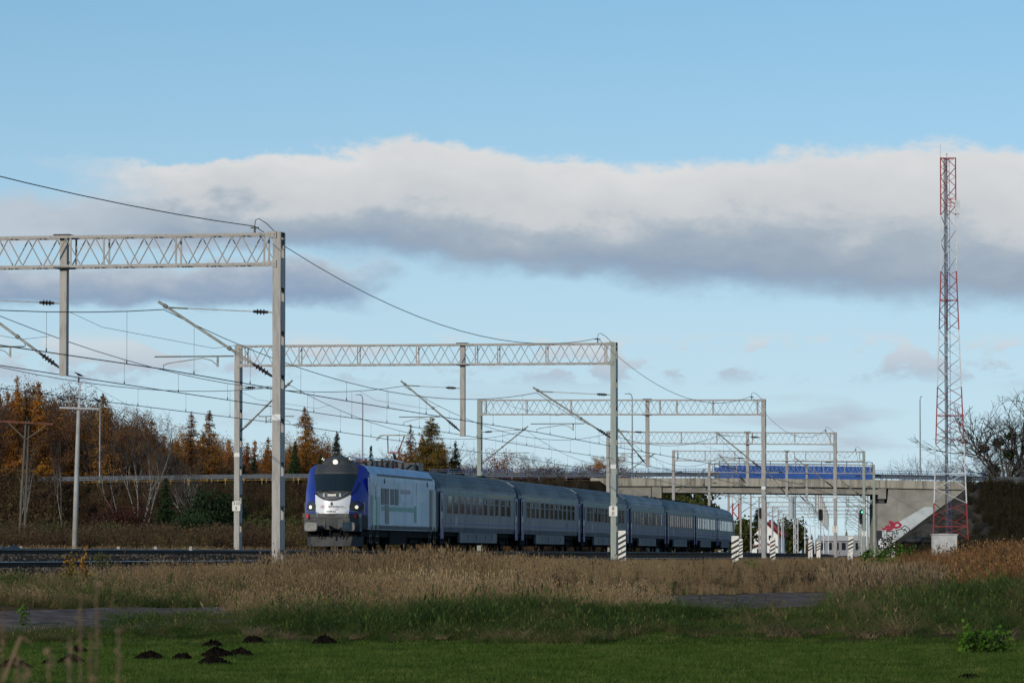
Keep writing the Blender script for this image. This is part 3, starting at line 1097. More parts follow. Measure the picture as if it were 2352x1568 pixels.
def km_sign(gi, left, y, l1, l2, label, w=0.36, h=0.44):
    g, W, L, HR, HL, base = GS[gi]
    x = -L if left else 0.0
    Z = base.y + (L * math.sin(head(base.y)) if left else 0)
    p = W @ Vector((x, -PD / 2 - 0.05, px(1176, y, Z).z - base.z))
    s = thing('kilometre_sign', label, 'sign', p, -head(base.y), 'kilometre signs on gantry posts')
    m = MB()
    c = 0.035
    m.prism([(-w / 2 + c, -h / 2), (w / 2 - c, -h / 2), (w / 2, -h / 2 + c), (w / 2, h / 2 - c), (w / 2 - c, h / 2), (-w / 2 + c, h / 2), (-w / 2, h / 2 - c), (-w / 2, -h / 2 + c)], 1, -0.012, 0.012)
    m.build('plate', 'sign_white', s)
    m = MB()
    m.span((-0.14, 0.013, 0.08), (0.14, 0.04, 0.12))
    m.span((-0.14, 0.013, -0.12), (0.14, 0.04, -0.08))
    m.build('bracket', 'steel_dark', s)
    place('digits', text_mesh('digits', l1, 0.22 if len(l1) < 2 else 0.205, 'ink', 0.002), s, (0, -0.0155, h * 0.245))
    place('digits', text_mesh('digits', l2, 0.22, 'ink', 0.002), s, (0.0, -0.0155, -h * 0.235))
    return s


km_sign(1, True, 1162, '310', '5', 'white kilometre sign reading 310 5 on the left gantry post')
km_sign(1, False, 1173.5, '8', '0', 'white kilometre sign reading 8 0 on the green gantry post')
km_sign(3, False, 1215, '8', '1', 'white kilometre sign reading 8 1 on a gantry post before the bridge', 0.46, 0.5)
km_sign(4, False, 1225, '8', '2', 'small white kilometre sign reading 8 2, farthest right, beside the bridge abutment', 0.4, 0.46)

# ------------------------------------------------------------------ overhead wires
WL = ('overhead contact line above the train', 'overhead contact line above the middle track', 'overhead contact line above the nearest track, hanging from the right gantry posts')
drop_me = MB()
drop_me.tube([(0, 0, 0), (0, 0, 1)], 0.0055, 3, False)
drop_me = drop_me.mesh('dropper', 'wire')
clip = MB()
clip.lathe([(0.006, 0), (0.02, 0.03), (0.02, 0.07), (0.006, 0.12)], (0, 0, 0), (0, 0, 1), 5)
clip = clip.mesh('dropper_clamp', 'wire')
for k in range(3):
    sup = SUP[k]
    ow = thing('overhead_line', WL[k], 'overhead wire', sup[0][0], 0, 'overhead contact lines')
    o0 = sup[0][0]
    mw, cw = [], []
    for i in range(len(sup) - 1):
        (c0, m0), (c1, m1) = sup[i], sup[i + 1]
        n = 18 if c0.y < 450 else 8
        span = (c1 - c0).length
        sag = 1.22 * (span / 66.0) ** 2
        for j in range(n + (i == len(sup) - 2)):
            f = j / n
            w = 4 * f * (1 - f)
            mw.append(m0.lerp(m1, f) - Vector((0, 0, sag * w)) - o0)
            cw.append(c0.lerp(c1, f) - Vector((0, 0, 0.03 * w)) - o0)
        if c0.y < 450:
            nd = 9
            for j in range(nd):
                f = (j + 0.5) / nd
                w = 4 * f * (1 - f)
                pm = m0.lerp(m1, f) - Vector((0, 0, sag * w)) - o0
                pc = c0.lerp(c1, f) - Vector((0, 0, 0.03 * w)) - o0
                if c0.y < 60 and f < 0.4:
                    continue
                dr = place('dropper', drop_me, ow, pc)
                dr.scale = (1, 1, pm.z - pc.z)
                if c0.y < 260:
                    place('dropper_clamp', clip, ow, pc)
    m = MB()
    m.tube(mw, 0.012, 4)
    m.build('messenger_wire', 'wire', ow)
    for s in (-0.025, 0.025):
        m = MB()
        m.tube([p + Vector((s, 0, 0)) for p in cw], 0.0105, 4)
        m.build('contact_wire', 'wire', ow)
    # stitch wire on both sides of each support
    for i in range(1, min(7, len(sup) - 1)):
        pts = []
        for side, (ca, ma), (cb, mb_) in ((1, sup[i], sup[i - 1]), (-1, sup[i], sup[i + 1])):
            row = []
            for q in (9.0, 6.0, 3.0):
                f = q / (cb - ca).length
                w = 4 * f * (1 - f)
                row.append(ma.lerp(mb_, f) - Vector((0, 0, 1.22 * w + (0 if q == 9.0 else 0.42 if q == 6 else 0.62))) - o0)
            pts += row if side == 1 else row[::-1]
        m = MB()
        m.tube(pts, 0.007, 3)
        m.build('stitch_wire', 'wire', ow)

ew = thing('earth_wire', 'thin dark wire sagging from post top to post top along the right gantry posts', 'wire', EARTH[0])
pts = []
for i in range(len(EARTH) - 1):
    n = 16
    for j in range(n + (i == len(EARTH) - 2)):
        f = j / n
        pts.append(EARTH[i].lerp(EARTH[i + 1], f) - Vector((0, 0, (0.8 if i == 0 else 1.35) * 4 * f * (1 - f))) - EARTH[0])
m = MB()
m.tube(pts, 0.013, 4)
m.build('strand', 'wire', ew)

# ------------------------------------------------------------------ the train
def along_track(s0=195.0, n=4000, step=0.1):
    pts, Z, s = [], s0, 0.0
    for i in range(n):
        pts.append((s, Z))
        Z += step * math.cos(head(Z))
        s += step
    return pts


SZ = along_track()


def z_at(s):
    i = min(int(s / 0.1), len(SZ) - 1)
    return SZ[i][1] + (s - SZ[i][0]) * 0.985


def vehicle(name, label, cat, s0, s1, group=None):
    Z0, Z1 = z_at(s0), z_at(s1)
    X0, X1 = track(Z0, 0), track(Z1, 0)
    a = math.atan2(X1 - X0, Z1 - Z0)
    return thing(name, label, cat, (X0, Z0, EYE + RAILH[0]), -a, group)


WHEEL = MB()
WHEEL.disc((0, 0, 0), (1, 0, 0), 0.46, 0.13, 20)
WHEEL.disc((-0.06, 0, 0), (1, 0, 0), 0.49, 0.03, 20)
WHEEL.disc((0.09, 0, 0), (1, 0, 0), 0.14, 0.10, 10)
WHEEL = WHEEL.mesh('wheel', 'black_under')


def bogie(v, yc, base=2.5, big=1.0):
    m = MB()
    for s in (-1, 1):
        m.prism([(yc - base / 2 - 0.55, 0.60), (yc - base / 2 - 0.35, 0.78), (yc - 0.5, 0.52), (yc + 0.5, 0.52), (yc + base / 2 + 0.35, 0.78), (yc + base / 2 + 0.55, 0.60), (yc + base / 2 + 0.2, 0.36), (yc + 0.6, 0.36), (yc - 0.6, 0.36), (yc - base / 2 - 0.2, 0.36)], 0, s * 0.98 - 0.06, s * 0.98 + 0.06)
        for q in (-1, 1):
            m.box((s * 1.0, yc + q * base / 2, 0.50), (0.26, 0.36, 0.34))
            m.tube([(s * 1.0, yc + q * 0.32, 0.55), (s * 1.0, yc + q * 0.32, 0.92)], 0.14, 8)
    m.box((0, yc, 0.62), (2.0, 0.6, 0.3))
    b = m.build('bogie', 'black_under', v)
    for s in (-1, 1):
        for q in (-1, 1):
            w = place('wheel', WHEEL, b, (s * 0.76, yc + q * base / 2, 0.47))
            if s < 0:
                w.rotation_euler = (0, 0, math.pi)
    return b


def strip(m, x, y0, y1, z0, z1, t=0.006):
    m.span((x, y0, z0), (x + t, y1, z1))


# --- locomotive: nose surface as a function of side position u and height z
NZ = [0.9, 1.65, 2.2, 2.65, 3.5, 3.97, 4.3]
NY = [0.12, 0.0, 0.05, 0.16, 0.62, 0.86, 1.7]
WZ = [0.9, 1.2, 2.7, 3.3, 3.52, 3.74, 3.88, 3.97, 4.3]
WW = [1.42, 1.46, 1.46, 1.45, 1.42, 1.32, 1.16, 1.0, 0.6]


def nose(u, z):
    w = float(np.interp(z, WZ, WW))
    yb = float(np.interp(z, NZ, NY))
    return Vector((u * w, yb + 1.15 * abs(u) ** 2.6 * (1 - 0.35 * float(sstep(z, 3.2, 4.0))), z))


def nose_n(u, z):
    e = 0.01
    uu = max(-0.985, min(0.985, u))
    a = nose(uu + e, z) - nose(uu - e, z)
    b = nose(uu, z + e) - nose(uu, z - e)
    n = a.cross(b).normalized()
    return n if n.y < 0 else -n


def patch(ul, ur, z0, z1, off=0.012, nu=10, nz=14, zlo=None, zhi=None):
    """piece of the nose between ul(z) and ur(z); zlo/zhi may bend the lower and upper edge with u"""
    m = MB()
    rows = []
    for j in range(nz + 1):
        row = []
        for i in range(nu + 1):
            fu = i / nu
            za = z0 if zlo is None else zlo(fu)
            zb_ = z1 if zhi is None else zhi(fu)
            z = za + (zb_ - za) * j / nz
            u = ul(z) + (ur(z) - ul(z)) * fu
            row.append(nose(u, z) + nose_n(u, z) * off)
        rows.append(row)
    m.loft(rows)
    return m


loco = vehicle('electric_locomotive', 'blue and silver electric locomotive with white nose leading the passenger train', 'locomotive', 0.45, 19.4)
uin = lambda z: float(np.interp(z, [1.6, 2.7, 3.6, 4.0], [0.52, 0.585, 0.74, 0.85]))
m = MB()
m.loft([[nose(u, z) for u in np.linspace(-1, 1, 33)] for z in np.linspace(0.95, 3.97, 40)])
m.build('nose_shell', 'loco_grey', loco, True)
m = patch(lambda z: -1.0, lambda z: -uin(z), 1.60, 3.90)
m.build('blue_corner', 'loco_blue', loco, True)
m = patch(lambda z: uin(z), lambda z: 1.0, 1.60, 3.90)
m.build('blue_corner', 'loco_blue', loco, True)
m = patch(lambda z: -uin(z) * 0.995, lambda z: uin(z) * 0.995, 1.68, 2.5, 0.014, 20, 14, zhi=lambda f: 2.24 + 0.33 * abs(2 * f - 1) ** 2.2)
nosep = m.build('white_nose_panel', 'loco_white', loco, True)
m = patch(lambda z: -uin(z) * 0.95, lambda z: uin(z) * 0.95, 2.70, 3.50, 0.018, 16, 10)
ws = m.build('windscreen', 'windscreen', loco, True)
m = patch(lambda z: -0.62, lambda z: 0.62, 3.60, 3.93, 0.016, 14, 8)
m.build('destination_screen', 'loco_dark', loco, True)
m = MB()
for sx, x0, x1 in ((1, 0.15, -0.62), (1, 0.60, 0.78)):
    m.tube([nose(x0 * 0.9 + 0.02, 2.52) + Vector((0, -0.05, 0)), nose((x0 + x1) / 2, 2.72) + Vector((0, -0.06, 0)), nose(x1, 2.56 if x1 < 0 else 3.1) + Vector((0, -0.06, 0))], 0.022, 5)
m.build('wiper', 'black_under', ws)
m = MB()
m.tube([nose(u, 2.36 + 0.30 * abs(u / 0.5) ** 2.2) + Vector((0, -0.035, 0)) for u in np.linspace(-0.5, 0.5, 15)], 0.018, 5)
m.build('curved_handrail', 'chrome', loco)
m = MB()
for q in (-0.26, 0.26):
    m.box(nose(q, 2.52) + Vector((0, -0.04, 0)), (0.09, 0.05, 0.15))
m.build('marker_lamp', 'chrome', loco)
m = MB()
m.box(nose(0, 2.52) + Vector((0, -0.035, 0)), (0.40, 0.04, 0.10))
m.build('number_plate', 'sign_white', loco)
m = MB()
m.prism([(-0.045, 2.06), (0.045, 2.06), (0.045, 2.15), (0.0, 2.22), (-0.045, 2.15)], 1, -0.02, 0.02)
m.build('coupling_hook_hatch', 'loco_dark', nosep)
# writing on the nose
place('lettering', text_mesh('lettering', 'IC', 0.17, 'logo_red', 0.003, 0.25), nosep, (-0.44, -0.030, 1.99))
place('lettering', text_mesh('lettering', 'PKP INTERCITY', 0.105, 'ink', 0.003, 0.25), nosep, (0.20, -0.030, 1.99))
place('lettering', text_mesh('lettering', 'EU160-015', 0.10, 'loco_grey', 0.003), nosep, (-0.02, -0.022, 1.77))
m = MB()
m.lathe([(0.0, -0.02), (0.075, -0.018), (0.075, -0.015)], (0, 0, 0), (0, 1, 0), 14)
em = m.build('maker_emblem', 'mast_grey', nosep)
em.location, em.scale = (0.24, 0.01, 1.88), (1, 1, 0.45)
# headlights
for s in (-1, 1):
    uc, zc = s * 0.72, 1.98
    m = MB()
    ring = [nose(uc + 0.20 * math.cos(a), zc + 0.25 * math.sin(a) * (1.25 if math.sin(a) > 0 and s * math.cos(a) < 0 else 1.0)) + nose_n(uc, zc) * 0.03 for a in np.linspace(0, 2 * math.pi, 19)[:-1]]
    m.add(ring, [tuple(range(18))])
    hl = m.build('headlight_bezel', 'loco_grey', loco)
    p = nose(uc, 1.97)
    nn = nose_n(uc, zc)
    nn = (nn + Vector((0, -0.8, 0))).normalized()
    m = MB()
    m.lathe([(0.125, 0.0), (0.14, 0.04), (0.115, 0.06)], p + nn * 0.0, nn, 16)
    m.build('headlight_rim', 'loco_dark', hl)
    m = MB()
    m.lathe([(0.09, 0.05), (0.08, 0.075), (0.04, 0.09), (0.0, 0.093)], p, nn, 14)
    m.build('headlight', 'lamp_on', hl, True)
# roof dome, top lamp and horns
m = MB()
rows = []
for y, zc, w in ((0.85, 3.93, 0.72), (0.98, 4.12, 0.76), (1.2, 4.27, 0.74), (1.5, 4.33, 0.72), (2.1, 4.31, 0.70), (2.6, 4.12, 0.68), (2.8, 3.9, 0.66)):
    rows.append([Vector((w * 1.12 * u, y + 0.35 * abs(u) ** 3, 3.88 + (zc - 3.88) * (1 - abs(u) ** 3.2))) for u in np.linspace(-1, 1, 17)])
m.loft(rows)
dome = m.build('roof_dome', 'loco_grey', loco, True)
m = MB()
m.lathe([(0.17, 0.0), (0.17, 0.10), (0.13, 0.11)], (0, 0.98, 4.04), (0, -1, 0), 18)
tl = m.build('top_lamp_housing', 'loco_dark', dome)
m = MB()
m.lathe([(0.125, 0.105), (0.1, 0.13), (0.0, 0.15)], (0, 0.98, 4.04), (0, -1, 0), 16)
m.build('top_lamp', 'lamp_on', tl, True)
for s in (-1, 1):
    m = MB()
    m.lathe([(0.03, -0.4), (0.04, -0.1), (0.07, 0.0), (0.05, 0.005), (0.02, -0.08)], (s * 0.64, 1.15, 4.17), (0, -1, 0), 12)
    m.build('horn', 'chrome', dome)
m = MB()
for zz in (4.28, 4.34):
    m.tube([(0.35, 1.8, zz - 0.05), (0.45, 2.0, zz), (0.55, 2.8, zz - 0.05), (0.62, 3.2, zz - 0.2)], 0.02, 5)
m.build('roof_pipes', 'chrome', dome)
# body sides and roof behind the nose
secz = np.array([0.95, 1.2, 2.0, 2.7, 3.3, 3.52])
for s, nm in ((1, 'side_wall'), (-1, 'side_wall')):
    m = MB()
    rows = [[Vector((s * float(np.interp(z, WZ, WW)), nose(1, z).y, z)) for z in secz]]
    rows += [[Vector((s * float(np.interp(z, WZ, WW)), y, z)) for z in secz] for y in (2.2, 8, 13, 18.2)]
    rows += [[Vector((s * (float(np.interp(z, WZ, WW)) - 0.25), 18.9, z)) for z in secz]]
    m.loft(rows)
    sw = m.build(nm, 'loco_silver', loco, False)
m = MB()
for s in (-1, 1):
    m.loft([[Vector((s * x, y, z)) for x, z in ((1.42, 3.52), (1.16, 3.87), (0.80, 3.95))] for y in (1.9, 6, 12, 18.0)] + [[Vector((s * x, 18.9, z)) for x, z in ((1.0, 3.42), (0.8, 3.7), (0.6, 3.78))]])
m.loft([[Vector((x, y, 3.95 if y < 18.5 else 3.78)) for x in (-0.8, 0.8)] for y in (1.5, 18.0, 18.9)])
roof = m.build('roof', 'loco_roof', loco)
m = MB()
m.loft([[Vector((x, 18.9, z)) for x, z in ((-1.2, 0.95), (-1.2, 3.3), (-0.6, 3.78))], [Vector((x, 18.9, z)) for x, z in ((1.2, 0.95), (1.2, 3.3), (0.6, 3.78))]])
m.build('rear_wall', 'loco_grey', loco)
m = MB()
for j in range(46):
    y = 3.6 + j * 0.31
    m.box((1.425, y, 3.50), (0.03, 0.20, 0.10))
m.build('vent_grille', 'loco_dark', loco)
# blue rear edge of the cab, pale patches of the livery and dirt apron, all thin panels on the right side
side = [(1.25, 1.78, 1.0, 3.35, 'loco_blue', 'cab_edge_panel'), (1.80, 2.45, 1.05, 2.55, 'loco_green', 'green_panel'), (2.45, 3.05, 1.15, 3.2, 'loco_pale', 'cab_door'),
        (3.1, 3.9, 1.1, 2.5, 'loco_green', 'green_panel'), (4.4, 13.4, 1.85, 2.05, 'loco_green', 'livery_band'), (8.4, 12.2, 2.3, 3.2, 'loco_pale', 'livery_panel'),
        (9.0, 11.6, 2.75, 2.9, 'loco_pink', 'livery_panel'), (12.6, 14.6, 1.35, 2.15, 'loco_green', 'livery_panel'), (13.2, 15.8, 1.2, 3.3, 'loco_silver', 'livery_panel'),
        (13.6, 15.6, 2.35, 2.85, 'loco_pale', 'livery_panel'), (2.0, 18.2, 1.0, 1.16, 'loco_grey', 'sill')]
for n_, (y0, y1, z0, z1, mm, nm) in enumerate(side):
    m = MB()
    t_ = 0.004 + 0.0015 * n_
    strip(m, 1.46, y0, y1, z0, min(z1, 2.7), t_)
    if z1 > 2.7:
        m.add([(1.46 + t_, y0, 2.7), (1.46 + t_, y1, 2.7), (float(np.interp(z1, WZ, WW)) + t_, y1, z1), (float(np.interp(z1, WZ, WW)) + t_, y0, z1)], [(0, 1, 2, 3)])
    m.build(nm, mm, loco)
m = MB()
m.span((1.462, 2.75, 2.35), (1.475, 3.0, 2.7))
m.add([(1.477, 2.75, 2.7), (1.477, 3.0, 2.7), (1.475, 3.0, 3.1), (1.475, 2.75, 3.1)], [(0, 1, 2, 3)])
m.build('cab_door_window', 'glass_dark', loco)
for y0 in (4.3, 5.3, 6.6, 7.7):
    m = MB()
    m.span((1.463, y0, 2.15), (1.478, y0 + 0.85, 2.9))
    m.build('side_window', 'glass_side', loco)
for y0, y1, z0 in ((5.25, 6.15, 1.25), (16.7, 17.7, 1.1)):
    m = MB()
    m.span((1.464, y0, z0), (1.479, y1, 2.12 if y0 < 8 else 3.0))
    m.build('recessed_ladder_panel', 'coach_band', loco)
for y0 in (5.15, 16.1):
    m = MB()
    m.lathe([(0.13, 0.0), (0.13, 0.03), (0.06, 0.05)], (1.44, y0, 3.25), (1, 0, 0.1), 12)
    m.build('side_lamp', 'loco_dark', loco)
m = MB()
for y0 in (2.2, 3.2, 17.2, 18.0):
    m.tube([(1.47, y0, 0.9), (1.53, y0, 1.0), (1.53, y0, 3.0), (1.45, y0, 3.05)], 0.016, 5)
m.build('door_handrails', 'chrome', loco)
# front end: beam, buffers, coupling, plough, rails
m = MB()
m.span((-1.35, 0.02, 1.50), (1.35, 0.35, 1.68))
m.build('bumper_ledge', 'loco_dark', loco)
m = MB()
m.span((-1.32, 0.06, 1.36), (1.32, 0.5, 1.50))
m.span((-0.55, 0.04, 1.0), (-0.30, 0.5, 1.36))
m.span((0.30, 0.04, 1.0), (0.55, 0.5, 1.36))
m.span((-1.30, 0.10, 0.86), (-0.55, 0.6, 1.36))
m.span((0.55, 0.10, 0.86), (1.30, 0.6, 1.36))
m.build('headstock', 'loco_grey', loco)
for s in (-1, 1):
    m = MB()
    x = s * 0.875
    m.lathe([(0.13, 0.10), (0.12, -0.36)], (x, 0.1, 1.06), (0, 1, 0), 12)
    b = m.build('buffer', 'loco_dark', loco)
    m = MB()
    r = []
    for yy, kx, kz in ((-0.46, 0.28, 0.19), (-0.43, 0.31, 0.215), (-0.38, 0.31, 0.215), (-0.34, 0.2, 0.15)):
        r.append([Vector((x + kx * math.copysign(abs(math.cos(a)) ** 0.45, math.cos(a)), yy, 1.07 + kz * math.copysign(abs(math.sin(a)) ** 0.45, math.sin(a)))) for a in np.linspace(0, 2 * math.pi, 21)[:-1]])
    m.loft(r, True, True)
    m.build('buffer_head', 'buffer_metal', b)
    m = MB()
    m.box((s * 1.12, -0.02, 1.56), (0.11, 0.1, 0.20))
    m.build('tail_lamp', 'tail_red', loco)
    m = MB()
    m.tube([(s * 1.22, 0.15, 1.5), (s * 1.22, 0.1, 1.72), (s * 1.18, 0.08, 1.76), (s * 0.70, 0.0, 1.76), (s * 0.66, 0.0, 1.72), (s * 0.66, 0.0, 1.5)], 0.016, 5)
    m.tube([(s * 1.38, 0.75, 1.55), (s * 1.40, 0.72, 2.2)], 0.016, 5)
    m.build('shunter_handrail', 'chrome', loco)
    m = MB()
    for q in (0.42, 0.58):
        m.tube([(s * q, 0.05, 1.05), (s * (q + 0.02), -0.08, 0.78), (s * q, 0.05, 0.55)], 0.03, 5)
    m.build('brake_hose', 'black_under', loco)
m = MB()
m.tube([(0, 0.1, 1.03), (0, -0.22, 1.03), (0, -0.30, 1.10)], 0.06, 6)
m.tube([(0, -0.22, 1.0), (0, -0.26, 0.72), (0.05, -0.2, 0.55)], 0.04, 6)
m.build('coupling', 'black_under', loco)
m = MB()
m.loft([[Vector((x, y, z)) for x, y, z in ((-1.32, 0.9, zz), (-1.0, 0.15 + dd, zz), (0, 0.05 + dd, zz), (1.0, 0.15 + dd, zz), (1.32, 0.9, zz))] for zz, dd in ((0.18, 0.0), (0.62, 0.12))])
m.loft([[Vector((x, y, 0.62)) for x, y in ((-1.32, 0.9), (-1.0, 0.27), (0, 0.17), (1.0, 0.27), (1.32, 0.9))], [Vector((x, 1.2, 0.62)) for x in (-1.32, -1.0, 0, 1.0, 1.32)]])
m.build('snow_plough', 'plough_grey', loco)
m = MB()
m.span((-1.25, 0.6, 0.62), (1.25, 18.6, 0.96))
m.span((-1.0, 7.2, 0.28), (1.3, 11.5, 0.9))
m.build('underframe', 'black_under', loco)
for yb_ in (4.1, 14.8):
    bogie(loco, yb_, 2.6)
m = MB()
for y in (1.9, 3.4, 16.8, 18.2):
    for zz in (0.35, 0.65):
        m.span((1.30, y - 0.25, zz), (1.46, y + 0.25, zz + 0.03))
    for q in (-0.25, 0.25):
        m.bar((1.44, y + q, 0.3), (1.44, y + q, 1.0), 0.03)
m.build('cab_steps', 'loco_dark', loco)
# roof equipment
m = MB()
for y in (4.6, 5.4, 6.3, 7.5, 8.8, 12.5, 13.4):
    m.lathe([(0.10, 0), (0.06, 0.05), (0.10, 0.10), (0.06, 0.15), (0.10, 0.2), (0.05, 0.27)], (0.35 * math.sin(y * 3), y, 3.95), (0, 0, 1), 8)
m.build('small_roof_insulators', 'insulator', loco, kind='stuff')
m = MB()
m.span((-0.5, 6.6, 3.96), (0.55, 8.2, 4.18))
m.span((-0.45, 9.6, 3.96), (0.45, 11.2, 4.12))
m.span((0.1, 16.3, 3.96), (0.75, 17.6, 4.25))
m.tube([(0.2, 4.6, 4.25), (0.1, 8.8, 4.25), (0.1, 13.4, 4.28)], 0.025, 5)
m.build('roof_equipment', 'loco_grey', loco)
for y_, x_, h_ in ((3.4, 0.5, 0.30), (4.2, -0.3, 0.36), (5.2, 0.55, 0.34), (7.0, 0.7, 0.30), (8.9, 0.6, 0.40), (10.3, -0.2, 0.34), (11.6, 0.6, 0.40), (12.6, 0.2, 0.44), (13.6, 0.7, 0.34), (17.9, 0.3, 0.3)):
    m = MB()
    ribbed(m, (x_, y_, 3.94), (x_, y_, 3.96 + h_), 0.11, 4)
    m.build('roof_insulator', 'insulator', loco)
m = MB()
m.tube([(0.5, 3.4, 4.27), (0.55, 5.2, 4.31), (0.6, 8.9, 4.37), (0.6, 11.6, 4.37), (0.7, 13.6, 4.3)], 0.03, 5)
m.build('busbar', 'chrome', loco)
for y0_, y1_, x0_, x1_, h_ in ((5.7, 6.5, 0.1, 0.8, 0.30), (9.3, 10.0, 0.2, 0.85, 0.26), (12.0, 13.2, -0.6, 0.1, 0.42), (17.0, 18.3, -0.2, 0.85, 0.40)):
    m = MB()
    m.span((x0_, y0_, 3.955), (x1_, y1_, 3.95 + h_))
    m.build('roof_box', 'loco_dark', loco)
# folded front pantograph and raised rear pantograph
m = MB()
m.bar((-0.4, 3.4, 4.05), (-0.4, 5.8, 4.1), 0.05)
m.bar((0.4, 3.4, 4.05), (0.4, 5.8, 4.1), 0.05)
m.bar((-0.8, 4.3, 4.18), (0.8, 4.3, 4.18), 0.05)
m.build('folded_pantograph', 'panto_red', loco)
pan = MB()
pan.bar((-0.4, 14.6, 4.02), (0.4, 14.6, 4.02), 0.07)
pan.bar((-0.4, 16.2, 4.02), (0.4, 16.2, 4.02), 0.07)
pan.bar((0.25, 14.6, 4.03), (0.1, 16.2, 4.03), 0.06)
pan.tube([(0.0, 15.9, 4.05), (0.0, 14.75, 4.80)], 0.055, 7)
pan.tube([(0.12, 15.5, 4.05), (0.1, 14.8, 4.72)], 0.02, 5)
pan = pan.build('pantograph', 'loco_dark', loco)
m = MB()
m.bar((-0.28, 14.72, 4.80), (0.28, 14.72, 4.80), 0.07)
m.tube([(-0.25, 14.72, 4.80), (-0.42, 15.45, 5.60)], 0.03, 5)
m.tube([(0.25, 14.72, 4.80), (0.42, 15.45, 5.60)], 0.03, 5)
m.build('upper_arm', 'panto_red', pan)
m = MB()
for y in (15.25, 15.6):
    m.bar((-0.62, y, 5.68), (0.62, y, 5.68), 0.05, 0.05)
    for s in (-1, 1):
        m.tube([(s * 0.60, y, 5.685), (s * 0.75, y, 5.66), (s * 0.88, y, 5.56), (s * 0.97, y, 5.42)], 0.02, 5)
m.bar((-0.42, 15.2, 5.61), (-0.42, 15.65, 5.61), 0.04)
m.bar((0.42, 15.2, 5.61), (0.42, 15.65, 5.61), 0.04)
m.build('collector_head', 'tube_metal', pan)

